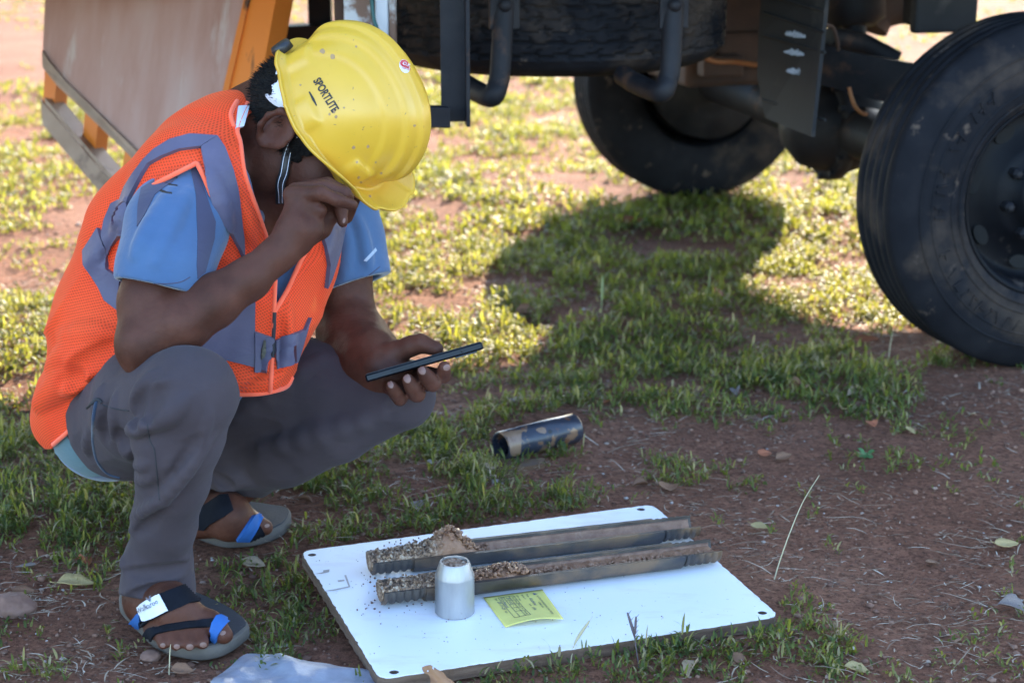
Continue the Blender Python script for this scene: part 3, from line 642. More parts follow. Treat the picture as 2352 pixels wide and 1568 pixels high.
# feet
def foot(ank, heel, mid, ball, toes, h=.028):
    body.chain([(ank, .025), (heel+np.array([0, 0, .012]), .023), (heel, .022)], .02)
    body.chain([(ank, .027), (mid, .026), (ball, .018)], .02)
    body.chain([(heel, .025), (mid-np.array([0, 0, .012]), .022), (ball, .017)], .02)
    for i, (b_, m_, t_, r) in enumerate(toes): body.chain([(ball*.35+b_*.65, .014), (b_, r*1.08), (m_, r), (t_, r*.92)], .006 if i else .006)
rt = []
for (bu, bv), (tu, tv), r in zip(((357,1446),(387,1440),(418,1436),(450,1433),(484,1437)), ((374,1476),(405,1479),(435,1480),(465,1475),(514,1457)), (.0078,.0080,.0084,.0090,.0125)):
    b_ = G(bu, bv, .036); t_ = G(tu, tv, .030); rt.append((b_, (b_+t_)/2+np.array([0, 0, .004]), t_, r))
foot(AN_R, G(336, 1384, .032), G(398, 1398, .058), G(436, 1425, .042), rt)
body.chain([(G(352, 1440, .034), .013), (G(418, 1425, .04), .016), (G(478, 1428, .04), .016)], .012)
lt = []
for (bu, bv), (tu, tv), r in zip(((556,1183),(562,1190),(566,1197),(572,1203),(572,1212)), ((578,1180),(588,1186),(596,1192),(602,1199),(610,1210)), (.0075,.008,.0084,.009,.0125)):
    b_ = G(bu, bv, .034); t_ = G(tu, tv, .031); lt.append((b_, (b_+t_)/2+np.array([0, 0, .004]), t_, r))
foot(AN_L, G(462, 1190, .045), G(528, 1178, .062), G(555, 1198, .042), lt)
body.chain([(G(550, 1185, .036), .015), (G(560, 1208, .036), .016)], .012)
body.disp(lambda p: (vnoise(p*90, 3)-.5)*.0008+(vnoise(p*38, 5)-.5)*.0016)
V, F = sdf_mesh(body, A(60, 1700, 2.9)*[1, 0, 0]+[-.1, 1.9, -.01], [.42, 3.05, .95], .0028)
def skin_mat():
    m, t, b = nodes('skin'); n = noise(t, 22, 5); n2 = noise(t, 240, 4, .6)
    c = ramp(t, n, [(.3, (.047, .0162, .0095)), (.5, (.074, .026, .0158)), (.72, (.108, .041, .026))])
    c = mix(t, ramp(t, noise(t, 7, 3), [(.45, (0, 0, 0)), (.7, (.6, .6, .6))]), c, (.125, .048, .03)); t.links.new(c, b.inputs['Base Color'])
    b.inputs['Roughness'].default_value = .56; b.inputs['Specular IOR Level'].default_value = .2
    b.inputs['Subsurface Weight'].default_value = .12; b.inputs['Subsurface Radius'].default_value = (.012, .005, .003); b.inputs['Subsurface Scale'].default_value = .5
    bump(t, b, n2, .4, .0016); bump(t, b, noise(t, 700, 3), .3, .0006); return m
SKIN = skin_mat()
person = link('person', smooth(mesh_np('person', V, F)), SKIN, base=tuple(G(440, 1330, 0)), label='person crouching in an orange vest, rubbing one eye with a bent hand', cat='person')
BODY_BVH = BVHTree.FromPolygons([tuple(v) for v in V], [tuple(f) for f in F.tolist()])

# ---- helpers to lay flat pieces (bands, patches, print) and cords on a surface
from mathutils.geometry import delaunay_2d_cdt
def cast(bvh, u, v, off):
    d = Vector(ray(u, v)).normalized(); p, n, i, dist = bvh.ray_cast(Vector(_C)+d*.9, d)
    if p is None: return None
    if n.dot(d) > 0: n = -n
    return np.array(p)+np.array(n)*off
def patch(name, poly, bvh, m_, parent, off=.0015, step=5, thick=.0012, sm=True, curved=False):
    """cloth or paper piece with outline poly (photo points) lying on a surface"""
    poly = cspline(poly, 4) if curved else poly; P = [np.array(p, float) for p in poly]; bd = []
    for a, b_ in zip(P, P[1:]+P[:1]):
        k = max(1, int(np.linalg.norm(b_-a)/step)); bd += [a+(b_-a)*i/k for i in range(k)]
    Q = np.array(bd); lo, hi = Q.min(0), Q.max(0); g = np.stack(np.meshgrid(np.arange(lo[0], hi[0], step), np.arange(lo[1], hi[1], step)), -1).reshape(-1, 2)
    g = g[sd_poly(P, g) < -step*.5] if len(g) else g; pts = [Vector(p) for p in bd]+[Vector(p) for p in g]; n = len(bd)
    vs, _, fs, *_ = delaunay_2d_cdt(pts, [(i, (i+1) % n) for i in range(n)], [], 1, 1e-4)
    W = [cast(bvh, x, y, off) for x, y in vs]; fs = [f for f in fs if all(W[i] is not None for i in f)]
    # drop faces that bridge a jump in depth
    fs = [f for f in fs if max(np.linalg.norm(W[f[i]]-W[f[i-1]]) for i in range(len(f))) < step*.0006*9]
    par = list(range(len(vs)))
    def fd(i):
        while par[i] != i: par[i] = par[par[i]]; i = par[i]
        return i
    for f in fs:
        for i in f[1:]: par[fd(i)] = fd(f[0])
    cnt = {}
    for f in fs: cnt[fd(f[0])] = cnt.get(fd(f[0]), 0)+1
    if cnt: big = max(cnt, key=cnt.get); fs = [f for f in fs if fd(f[0]) == big]
    used = sorted({i for f in fs for i in f}); mp = {i: k for k, i in enumerate(used)}
    if not fs: return None
    fs = [tuple(mp[i] for i in f) for f in fs]; top = [W[i] for i in used]; ec = {}
    for f in fs:
        for i in range(len(f)): k = (f[i], f[i-1]); ec[k] = ec.get(k, 0)+1
    if thick:                                   # turned-down rim to the surface below
        low = {}; V_ = list(top)
        for (i, j) in [k for k in ec if (k[1], k[0]) not in ec]:
            for q in (i, j):
                if q not in low: c_ = cast(bvh, *vs[used[q]], -.0004); low[q] = len(V_); V_.append(c_ if c_ is not None else top[q])
            fs.append((i, j, low[j], low[i]))
        top = V_
    me = mesh_np(name, top, fs); bm = bmesh.new(); bm.from_mesh(me); bmesh.ops.recalc_face_normals(bm, faces=bm.faces)
    s = sum(f.normal.dot(Vector(_C)-f.calc_center_median()) for f in bm.faces)
    if s < 0: bmesh.ops.reverse_faces(bm, faces=bm.faces)
    bm.to_mesh(me); bm.free(); smooth(me, sm)
    if sm and thick: me.set_sharp_from_angle(angle=R(50))
    return link(name, me, m_, parent)
def cord(name, line, bvh, r, m_, parent, off=.001, n=8, sub=5, flat=None):
    W = [cast(bvh, u, v, off) for u, v in spline(line, sub)]; W = [x for x in W if x is not None]
    seg = [[W[0]]]
    for x in W[1:]:
        if np.linalg.norm(x-seg[-1][-1]) > .035: seg.append([x])
        else: seg[-1].append(x)
    for s in seg:
        if len(s) > 1: MB().tube(s, r, n).build(name, m_, parent)
def bvh_of(V, F): return BVHTree.FromPolygons([tuple(v) for v in V], [tuple(f) for f in F.tolist()])

# ---------------------------------------------------------------- trousers
tr = SDF()
tr.chain([(A(320, 930, 2.64), .105), (A(300, 958, 2.50), .0785), (A(352, 925, 2.36), .074), (KN_R, .056)], .016)
tr.chain([(KN_R, .0545), (A(406, 1000, 2.265), .0525), (A(396, 1100, 2.315), .0415), (A(378, 1200, 2.365), .0385), (A(363, 1280, 2.405), .0385), (A(364, 1345, 2.412), .043), (A(359, 1440, 2.43), .047)], .012)
tr.chain([(A(340, 925, 2.66), .105), (A(420, 885, 2.72), .092), (A(600, 888, 2.685), .083), (A(780, 893, 2.62), .061), (A(922, 907, 2.555), .0425)], .016)
tr.chain([(A(922, 915, 2.555), .0405), (A(780, 985, 2.60), .043), (A(650, 1040, 2.66), .046), (A(565, 1066, 2.72), .046), (A(505, 1098, 2.77), .044), (A(488, 1180, 2.80), .046)], .014)
tr.chain([(A(600, 960, 2.72), .05), (A(500, 1000, 2.74), .06)], .05)
def wrinkle(p):
    q = p@np.stack([nrm([.8, -.3, .5]), nrm([.3, .9, .1]), nrm([-.5, .1, .85])]).T*np.array([5., 11., 17.])
    n = vnoise(q, 7); r1 = 1-np.abs(2*n-1); q2 = p@np.stack([nrm([.9, -.2, .35]), nrm([.2, .95, .1]), nrm([-.35, .1, .93])]).T*np.array([4.5, 14., 27.]); r2 = 1-np.abs(2*vnoise(q2+5*vnoise(p*5, 2)[:, None]*.4, 13)-1); return (r1**4)*.003+(r2**3)*.0012+(vnoise(p*13, 9)-.5)*.004
tr.disp(wrinkle)
def run1(pts):
    """longest run of points without a jump in depth"""
    runs = [[]]
    for p in pts:
        if runs[-1] and abs(p[2]-runs[-1][-1][2]) > .022: runs.append([])
        runs[-1].append(p)
    return max(runs, key=len)
def ridge(S, line, r, sink=.22, k=.010, sub=3):
    pts = []
    for u, v in spline(line, sub):
        z = S.hit(u, v, 1.9, 3.2)
        if z: pts.append((A(u, v, z+r*sink), r, z))
    pts = [p[:2] for p in run1(pts)]; n = len(pts)
    for _ in range(4): pts = [pts[0]]+[((pts[i-1][0]+2*pts[i][0]+pts[i+1][0])/4, r) for i in range(1, n-1)]+[pts[-1]] if n > 2 else pts
    if n > 1: S.chain([(p, r*(.45+.55*math.sin(math.pi*min(i, n-1-i)/max(n-1, 1)))) for i, (p, r) in enumerate(pts)], k)
def groove(S, line, r, k=.008, sub=3):
    pts = []
    for u, v in spline(line, sub):
        z = S.hit(u, v, 1.9, 3.2)
        if z: pts.append((A(u, v, z-r*.15), r, z))
    pts = [p[0] for p in run1(pts)]
    if len(pts) < 2: return
    for _ in range(4): pts = [pts[0]]+[(pts[i-1]+2*pts[i]+pts[i+1])/4 for i in range(1, len(pts)-1)]+[pts[-1]] if len(pts) > 2 else pts
    n = len(pts)
    for i, (a, b_) in enumerate(zip(pts[:-1], pts[1:])): S.cutc(a, b_, r*(.4+.6*math.sin(math.pi*i/max(n-1, 1))), r*(.4+.6*math.sin(math.pi*(i+1)/max(n-1, 1))), k)
# folds copied from the photo: right leg
zz = lambda x, y: ((100+x/2.24)*.5742, (1300+y/2.24)*.5742)          # reads a point of one detail view
for ln, r in (([(1180,420),(1080,520),(1010,640),(980,760)], .011), ([(1300,480),(1180,590),(1090,700),(1050,830)], .011), ([(1430,650),(1380,740),(1260,820),(1130,870),(950,950),(890,990)], .014),
              ([(900,1000),(920,1080),(930,1180),(940,1300)], .012), ([(1090,880),(1010,910),(930,950)], .012), ([(930,1230),(1000,1260),(1100,1230)], .010), ([(1650,760),(1600,960),(1500,1150),(1330,1400),(1220,1560)], .010),
              ([(690,560),(660,700),(650,900)], .010), ([(820,620),(800,800),(790,1000)], .009), ([(940,1380),(1040,1400),(1160,1330)], .009), ([(600,860),(560,1000),(560,1150)], .009)):
    ridge(tr, [zz(*p) for p in ln], r*.85, .18, .006)
for ln, r in (([(1120,560),(1040,640),(980,800),(960,920)], .008), ([(1240,560),(1150,650),(1090,760),(1085,850)], .009), ([(860,960),(850,1120),(845,1300)], .010), ([(1560,1000),(1440,1180),(1290,1390)], .006), ([(745,700),(720,900),(710,1100)], .007)) :
    groove(tr, [zz(*p) for p in ln], r)
z5 = lambda x, y: (x/1.5211*.5742, (1700+y/1.5211)*.5742)
for ln, r in (([(760,860),(900,870),(1030,850),(1140,800)], .010), ([(750,1030),(870,990),(1010,940),(1110,900)], .009), ([(790,600),(760,720),(745,850)], .012), ([(1290,60),(1180,230),(1040,400),(900,540),(800,640),(770,760)], .011), ([(800,560),(870,520),(950,470)], .008)):
    ridge(tr, [z5(*p) for p in ln], r*.8, .2, .006)
for ln, r in (([(770,890),(900,900),(1040,880),(1130,850)], .007), ([(760,1050),(900,1010),(1020,970)], .006), ([(830,660),(900,600),(1000,510)], .006)):
    groove(tr, [z5(*p) for p in ln], r)
# left leg
z4 = lambda x, y: ((400+x/1.68)*.5742, (1300+y/1.68)*.5742)
for ln, r in (([(1480,230),(1250,400),(1000,560),(880,640)], .010), ([(1900,600),(1650,690),(1380,770),(1100,830),(880,870)], .011), ([(760,960),(860,1010),(1000,1050)], .011), ([(720,1060),(800,1050),(880,1080)], .008)):
    ridge(tr, [z4(*p) for p in ln], r*.9, .42, .016, 2)
for ln, r in (([(740,990),(830,1060),(880,1100)], .007),):
    groove(tr, [z4(*p) for p in ln], r)
hemR, nR = A(368, 1378, 2.415), cdir(-.16, -.96, -.1); hemL, nL = A(492, 1132, 2.785), cdir(-.1, -.98, -.1)
innR = SDF().chain([(A(370, 1280, 2.405), .033), (A(362, 1420, 2.425), .040)], .01); innL = SDF().chain([(A(510, 1080, 2.77), .034), (A(488, 1180, 2.80), .038)], .01)
def ftr(p):
    d = tr(p); dr = (p-hemR)@nR; dl = (p-hemL)@nL
    near = np.linalg.norm(p-hemR, axis=-1) < .12; nearl = np.linalg.norm(p-hemL, axis=-1) < .11
    d = np.where(near, np.maximum(np.maximum(d, dr), -innR(p)), d); return np.where(nearl, np.maximum(np.maximum(d, dl), -innL(p)), d)
V, F = sdf_mesh(ftr, [-.75, 1.9, .02], [.2, 3.0, .50], .0034, slack=1.5)
def cloth(name, stops, rough=.85, weave=900, ws=.25, big=9, sheen=.25, over=None):
    m = mat(name, stops, big, rough, 0, ws, weave, .0006, rvar=.06, over=over, sheen=sheen, spec=.2); t = m.node_tree; bump(t, t.nodes['Principled BSDF'], noise(t, 30, 3, .5, stretch=(1, 1, 2.2), dist=1.0), .32, .003); return m
TRO = cloth('grey_trouser_cloth', [(.048, .036, .041), (.057, .043, .049), (.068, .052, .058)], sheen=.04)
trousers = link('trousers', smooth(mesh_np('trousers', V, F)), TRO, person)
TB = bvh_of(V, F)
DARKTH = mat('dark_thread', [(.02, .02, .024), (.03, .03, .034)], 50, .8, 0, 0)
for ln in ([zz(690,708), zz(780,740), zz(860,755), zz(930,765)], [zz(1095,890), zz(1120,1030), zz(1160,1120), zz(1180,1300), zz(1195,1450), zz(1205,1560), z5(968,430)]): cord('seam', ln, TB, .0009, DARKTH, trousers, .0, 6)
cord('pocket_zip', [zz(560,735), zz(610,690), zz(650,660), zz(690,690)], TB, .0022, DARKTH, trousers, .0005)
MB().tube([A(*zz(640,640), 2.405), A(*zz(625,700), 2.40), A(*zz(620,770), 2.405)], [.003, .004, .006], 8).build('zip_pull', DARKTH, trousers)
NAVY = cloth('navy_waistband', [(.02, .035, .07), (.03, .05, .09)])
cord('waistband', [(222,915),(214,960),(213,1010),(222,1055),(245,1085),(275,1096)], TB, .0026, NAVY, trousers, -.0008)
cord('hem_stitch', [z5(800,1105), z5(900,1060), z5(1020,1010), z5(1130,975)], TB, .0008, DARKTH, trousers, .0, 6)

# ---------------------------------------------------------------- t-shirt and vest volumes
near_chain = [(552,280,2.51,.034),(528,312,2.475,.052),(496,360,2.445,.072),(466,445,2.43,.094),(410,562,2.465,.111),(344,742,2.51,.123),(300,868,2.555,.112),(262,930,2.57,.10)]
far_chain = [(640,400,2.60,.062),(668,470,2.62,.076),(612,595,2.565,.088),(556,700,2.545,.097),(536,800,2.54,.089),(552,862,2.53,.071)]
def torso(dr):
    s = SDF(); s.chain([(A(u, v, z), r-dr) for u, v, z, r in near_chain], .018); s.chain([(A(u, v, z), r-dr-(.03 if dr and i > 3 else 0)) for i, (u, v, z, r) in enumerate(far_chain[:5 if dr else 9])], .018)
    s.chain([(A(590, 345, 2.55), .055-dr), (A(690, 395, 2.63), .055-dr), (SH_L+np.array([0, 0, .0]), .056-dr)], .02)
    s.chain([(A(430, 640, 2.60), .12-dr), (A(420, 800, 2.62), .12-dr)], .03); return s
vest = torso(0.)
vest.chain([(A(505, 375, 2.46), .068), (A(448, 412, 2.385), .066), (A(425, 470, 2.375), .066), (A(415, 560, 2.39), .07)], .02)
vest.chain([(A(262, 900, 2.55), .085), (A(165, 945, 2.565), .05), (A(128, 972, 2.575), .026)], .03)
vest.disp(lambda p: (1-np.abs(2*vnoise(p@np.stack([nrm([.7, 0, .7]), nrm([-.7, 0, .7]), np.array([0, 1., 0])]).T*np.array([6., 15, 7]), 31)-1))**3*.009+(vnoise(p*13, 33)-.5)*.006)
for ln, r in (([zz(800,100),(zz(520,200)),zz(350,300),zz(230,420)], .016), ([zz(860,260),zz(600,360),zz(420,450),zz(250,600),zz(120,720)], .018), ([zz(830,220),zz(560,270),zz(400,330)], .010), ([zz(560,330),zz(400,520),zz(330,760),zz(300,900)], .012), ([zz(780,40),zz(500,60),zz(250,140),zz(160,250)], .012),
              ([(640,720),(632,790),(626,860),(622,895)], .010), ([(660,700),(655,780),(650,860)], .008), ([(560,470),(575,520),(590,560)],.008), ([(640,860),(600,885),(560,895)],.007), ([(450,395),(400,412),(350,435)],.008), ([(300,470),(285,530),(262,590)],.010), ([(470,390),(500,470),(515,540)],.008)):
    ridge(vest, ln, r*1.15, .15, .009)
for ln, r in (([zz(820,180),zz(620,300),zz(430,400),zz(300,520)], .012), ([zz(480,420),zz(380,600),zz(360,800)], .010), ([(646,730),(640,800),(636,870)], .006), ([(270,520),(250,560),(240,600)],.007)):
    groove(vest, ln, r*1.35)
VV, VF = sdf_mesh(vest, [-.78, 2.05, .1], [.25, 3.0, .75], .0034, slack=1.3)
HEM = [(118,1030),(165,985),(205,950),(245,900),(285,855),(320,835),(500,845),(530,885),(540,909),(600,906),(655,892),(673,866),(760,700),(900,900),(900,1300),(0,1300),(0,1030)]
ARM = [(452,372),(400,398),(350,425),(325,455),(310,520),(303,560),(285,640),(280,740),(300,800),(440,720),(470,640),(490,600),(507,545),(492,470),(470,410)]
NECK = [(612,236),(572,262),(548,300),(553,328),(562,400),(590,480),(613,548),(634,640),(630,715),(660,665),(690,600),(722,545),(762,498),(805,466),(860,300),(650,140)]
def cut_vest(V, F):
    """keep the vest's cloth: snap the cut edges to the outlines"""
    q = proj(V); fn = np.cross(V[F[:, 2]]-V[F[:, 0]], V[F[:, 3]]-V[F[:, 1]]); g = np.zeros_like(V); [np.add.at(g, F[:, i], fn) for i in range(4)]; g = g if (g*(V-V.mean(0))).sum() > 0 else -g; g /= np.linalg.norm(g, axis=1)[:, None]+1e-9; view = V-_C; face = (g*view).sum(1)/np.linalg.norm(view, axis=1) < .42; face |= q[:, 2] < 2.57
    pts = q[:, :2]; dF = np.minimum(np.minimum(sd_poly(HEM, pts), sd_poly(ARM, pts)), sd_poly(NECK, pts))*.00058
    hemz = V[:, 2]-(.235+.10*np.clip((V[:, 0]+.5)/.5, 0, 1)); ax = nrm(EL_L-SH_L); t = np.clip((V-SH_L)@ax, -.02, .3); dl = np.linalg.norm(V-SH_L-t[:, None]*ax, axis=1)-.066
    dn = np.linalg.norm(V-C7, axis=1)-.075
    dB = np.minimum(np.minimum(hemz, dl), dn); dl2 = np.where(pts[:, 0] > 700, dl, 1); d = np.where(face, np.minimum(dF, 1), dB)
    keepv = d > 0; kf = keepv[F].sum(1) >= 2; F2 = F[kf]
    # snap removed corner vertices onto the outline
    used = np.zeros(len(V), bool); used[F2.ravel()] = True; bad = np.nonzero(used & ~keepv)[0]
    E = np.concatenate([F2[:, [i, (i+1) % 4]] for i in range(4)]); E = np.concatenate([E, E[:, ::-1]])
    m = keepv[E[:, 1]] & ~keepv[E[:, 0]]; e = E[m]; tt = np.clip(d[e[:, 1]]/(d[e[:, 1]]-d[e[:, 0]]+1e-9), 0, 1); P = V[e[:, 1]]+(V[e[:, 0]]-V[e[:, 1]])*tt[:, None]
    acc = np.zeros_like(V); c = np.zeros(len(V)); np.add.at(acc, e[:, 0], P); np.add.at(c, e[:, 0], 1); V2 = V.copy(); V2[c > 0] = acc[c > 0]/c[c > 0][:, None]
    mp = -np.ones(len(V), int); idx = np.nonzero(used)[0]; mp[idx] = np.arange(len(idx)); return V2[idx], mp[F2]
V2, F2 = cut_vest(VV, VF)
me = mesh_np('vest', V2, F2)
# cloth coordinates: distance along the spine and around it
sp = nrm(C7-PEL); e1 = nrm(np.cross(sp, [0, 1, 0])); e2 = np.cross(sp, e1); rel = V2-PEL; tq = rel@sp; an = np.arctan2(rel@e1, -(rel@e2))
at_ = me.attributes.new('weave', 'FLOAT_VECTOR', 'POINT'); at_.data.foreach_set('vector', np.stack([an*.16, tq, 0*tq], -1).astype(np.float32).ravel())
def mesh_cloth():
    m, t, b = nodes('orange_mesh_cloth'); a = N(t, 'ShaderNodeAttribute', attribute_name='weave'); n = noise(t, 8, 4)
    c = ramp(t, n, [(.3, (1.0, .068, .018)), (.7, (1.0, .105, .030))]); c = mix(t, ramp(t, noise(t, 11, 5), [(.66, (0, 0, 0)), (.8, (.55, .55, .55))]), c, (.45, .10, .05)); t.links.new(c, b.inputs['Base Color'])
    b.inputs['Roughness'].default_value = .75; b.inputs['Specular IOR Level'].default_value = .2; b.inputs['Sheen Weight'].default_value = .4; b.inputs['Sheen Tint'].default_value = (1, .3, .15, 1)
    vo = N(t, 'ShaderNodeTexVoronoi', _Scale=290., _Randomness=.12); vo.voronoi_dimensions = '2D'; mp = N(t, 'ShaderNodeMapping', _Scale=(1., 1.15, 1.)); mp.inputs['Rotation'].default_value = (0, 0, .7)
    t.links.new(a.outputs['Vector'], mp.inputs[0]); t.links.new(mp.outputs[0], vo.inputs[0])
    hole = N(t, 'ShaderNodeMapRange'); hole.inputs[1].default_value = .24; hole.inputs[2].default_value = .34; hole.inputs[3].default_value = .40; hole.inputs[4].default_value = 0.; t.links.new(vo.outputs['Distance'], hole.inputs[0])
    tr_ = t.nodes.new('ShaderNodeBsdfTransparent'); tl = t.nodes.new('ShaderNodeBsdfTranslucent'); tl.inputs[0].default_value = (1, .2, .05, 1)
    m1 = t.nodes.new('ShaderNodeMixShader'); m1.inputs[0].default_value = .18; t.links.new(b.outputs[0], m1.inputs[1]); t.links.new(tl.outputs[0], m1.inputs[2])
    m2 = t.nodes.new('ShaderNodeMixShader'); t.links.new(hole.outputs[0], m2.inputs[0]); t.links.new(m1.outputs[0], m2.inputs[1]); t.links.new(tr_.outputs[0], m2.inputs[2]); t.links.new(m2.outputs[0], t.nodes['Material Output'].inputs[0])
    return m
MESHC = mesh_cloth()
vest_o = link('safety_vest', smooth(me), MESHC, person)
VB = bvh_of(VV, VF)
BAND = cloth('grey_reflective_tape', [(.075, .070, .112), (.092, .085, .135), (.11, .10, .155)], .45, 300, .15, 14, .1, over=[((.07, .06, .055), 16, .66, .06)])
PIPE = cloth('orange_binding', [(.95, .12, .05), (1.0, .17, .08)], .7)
bz = lambda x, y: (28.7+x*.3845, 201+y*.3845)
BANDS = [[bz(*p) for p in ((1215,303),(1060,293),(950,323),(860,378),(800,438),(740,518),(690,598),(655,690),(695,690),(740,605),(785,520),(822,462),(900,418),(1000,378),(1122,362))],
 [bz(*p) for p in ((605,700),(655,672),(692,680),(692,850),(640,900),(595,950),(572,1005),(558,940),(548,880),(565,790))],
 [bz(*p) for p in ((524,838),(440,975),(443,1062),(490,1130),(530,1200),(560,1270),(630,1325),(645,1220),(655,1130),(590,1092),(575,1080),(570,1000),(550,920))],
 [bz(*p) for p in ((1124,364),(1216,304),(1260,370),(1300,480),(1330,600),(1350,750),(1366,900),(1368,1010),(1345,960),(1300,880),(1212,750),(1180,640),(1150,500))],
 [(440,800),(517,739),(583,682),(584,766),(623,779),(619,808),(612,853),(583,850),(583,842),(517,823),(470,830)],
 [(628,781),(696,755),(708,728),(690,786),(676,830),(636,848),(631,808)],
 [(764,505),(786,520),(774,578),(756,636),(745,660),(751,607),(744,567),(735,541)]]
for pl in BANDS: patch('reflective_band', pl, VB, BAND, vest_o, .006)
patch('pocket_flap', [(583,758),(623,772),(621,800),(613,856),(583,853)], VB, BAND, vest_o, .0085)
patch('mud_stain', [(601,783),(616,780),(615,800),(611,825),(604,824),(603,800)], VB, mat('olive_mud', [(.10, .095, .07), (.13, .12, .085)], 30, .9, 0, 0), vest_o, .0112, 3, 0)
for ln in ([(452,374),(400,400),(350,427),(326,457),(311,520),(304,562),(300,600)], [(452,374),(470,410),(492,470),(508,545),(492,600),(470,640)], [(572,232),(555,268),(545,300),(552,328),(562,400),(590,480),(612,545)], [(632,642),(629,715),(627,780),(624,840),(620,900)],
           [(630,715),(660,665),(690,600),(722,545)], [(122,1020),(165,983),(205,948),(245,898),(285,853)], [(538,905),(600,903),(655,889),(671,866)], [(545,232),(530,262),(538,292)]):
    cord('binding', ln, VB, .0032, PIPE, vest_o, .0)
cord('zip', [(630,716),(627,770),(625,820)], VB, .0028, DARKTH, vest_o, .001)
PAPER = mat('white_label', [(.62, .63, .68), (.72, .73, .78)], 40, .7, 0, .1)
INK = mat('black_ink', [(.012, .012, .014), (.02, .02, .022)], 30, .6, 0, 0)

# shirt: body under the vest, sleeves, tail
sh = torso(.011)
sh.chain([(A(300, 900, 2.60), .095), (A(250, 960, 2.57), .068), (A(248, 985, 2.57), .060)], .04)
sh.chain([(SH_R+np.array([0, .012, -.004]), .051), (A(404, 520, 2.335), .057), (A(375, 620, 2.295), .0535), (A(350, 730, 2.28), .049)], .03)
sh.chain([(SH_L, .058), (A(792, 560, 2.665), .052), (A(813, 650, 2.66), .047), (A(830, 730, 2.655), .047)], .03)
sh.cutc(A(570, 300, 2.50), A(640, 330, 2.44), .062, .075, .01); sh.cutc(A(590, 370, 2.45), A(650, 420, 2.42), .05, .05, .01)
sh.disp(lambda p: (vnoise(p*np.array([14, 14, 9]), 41)-.5)*.006)
for ln, r in (([bz(960,620),bz(840,830),bz(740,1000)], .012), ([bz(1050,620),bz(950,800),bz(850,1050)], .009), ([(820,500),(835,560),(845,610)], .008), ([(790,520),(800,580),(790,640)], .008)): ridge(sh, ln, r)
hR, hnR = A(363, 662, 2.295), cdir(-.21, -.97, -.1); hL, hnL = A(813, 652, 2.66), cdir(.32, -.94, -.05)
armR = SDF().chain([(A(402, 520, 2.32), .036), (A(345, 690, 2.285), .0425), (EL_R, .045)], .01); armL = SDF().chain([(A(790, 580, 2.665), .038), (A(815, 680, 2.66), .0425), (A(830, 800, 2.66), .045)], .01)
def fsh(p):
    d = sh(p); nr_ = np.linalg.norm(p-hR, axis=-1) < .14; nl_ = np.linalg.norm(p-hL, axis=-1) < .12
    inR = (cone(p, SH_R, EL_R, .085, .085) < 0) & nr_; inL = (cone(p, SH_L, EL_L, .075, .075) < 0) & nl_
    d = np.where(inR, np.maximum(d, np.maximum((p-hR)@hnR, -np.maximum(armR(p), -((p-hR)@hnR)-.05))), d); return np.where(inL, np.maximum(d, np.maximum((p-hL)@hnL, -np.maximum(armL(p), -((p-hL)@hnL)-.05))), d)
V, F = sdf_mesh(fsh, [-.78, 2.05, .08], [.3, 3.0, .75], .0034, slack=1.3)
SHIRT = cloth('blue_shirt_cloth', [(.044, .090, .185), (.054, .108, .212), (.066, .128, .24)], .8, 1100, .2, 7, .3, over=[((.05, .13, .28), 12, .62, .2)])
shirt = link('t_shirt', smooth(mesh_np('t_shirt', V, F)), SHIRT, person)
SB = bvh_of(V, F)
TEAL = cloth('faded_teal_cloth', [(.085, .145, .165), (.105, .175, .195)]); PURP = cloth('dark_purple_cloth', [(.045, .045, .085), (.06, .06, .105)])
patch('shirt_tail', [(118,1026),(165,985),(205,950),(225,925),(216,965),(214,1010),(222,1055),(243,1088),(200,1092),(150,1060)], SB, TEAL, shirt, .002)
patch('side_panel', [bz(*p) for p in ((1060,470),(1100,480),(1190,740),(1212,800),(1205,900),(1150,1100),(1105,1140),(1100,1060),(1105,900),(1095,640))], SB, PURP, shirt, .001)
patch('shoulder_panel', [bz(*p) for p in ((770,600),(900,520),(1060,470),(1000,520),(960,560),(900,600),(850,640),(790,760),(745,830),(750,700))], SB, PURP, shirt, .001)
for ln in ([bz(912,512),bz(945,528),bz(985,538)], [bz(905,565),bz(945,578),bz(985,584)], [bz(885,612),bz(920,625),bz(952,628)]): cord('print_stripe', ln, SB, .0022, INK, shirt, -.001)
cord('sleeve_stitch', [bz(645,1150),bz(760,1160),bz(900,1170),bz(1000,1160),bz(1060,1130)], SB, .0008, PURP, shirt, .0, 6)
cord('sleeve_stitch', [(738,655),(790,652),(840,635),(872,612)], SB, .0008, PURP, shirt, .0, 6)
patch('chalk_mark', [(835,598),(862,568),(865,575),(842,600)], SB, mat('pale_smudge', [(.3, .38, .5), (.42, .5, .6)], 90, .9, 0, 0), shirt, .0006, 4, 0)
lab = patch('care_label', [(546,232+14),(571,244),(558,292),(540,296)], VB, PAPER, vest_o, .003)
# finger and toe nails
NAIL = mat('nail', [(.17, .09, .07), (.22, .12, .095)], 40, .5, 0, 0)
def nail(c, rx, ry, rot):
    pl = [(c[0]+rx*math.cos(a)*math.cos(rot)-ry*math.sin(a)*math.sin(rot), c[1]+rx*math.cos(a)*math.sin(rot)+ry*math.sin(a)*math.cos(rot)) for a in np.linspace(0, 6.283, 15)[:-1]]
    patch('nail', pl, BODY_BVH, NAIL, person, .0006, 3, .0008)
for c, rx, ry, rot in (((897,882),6,9,-.45),((935,868),8,11,-.4),((969,849),8,11,-.5),((1026,843),8,7,-.4),((790,506),3,6,.2),((374,1480),6,5,0),((406,1483),7,5.5,0),((436,1484),8,6.5,0),((467,1479),8,6,0),((512,1452),7,5,-.4),((613,1206),6,4,-.3)): nail(c, rx, ry, rot)

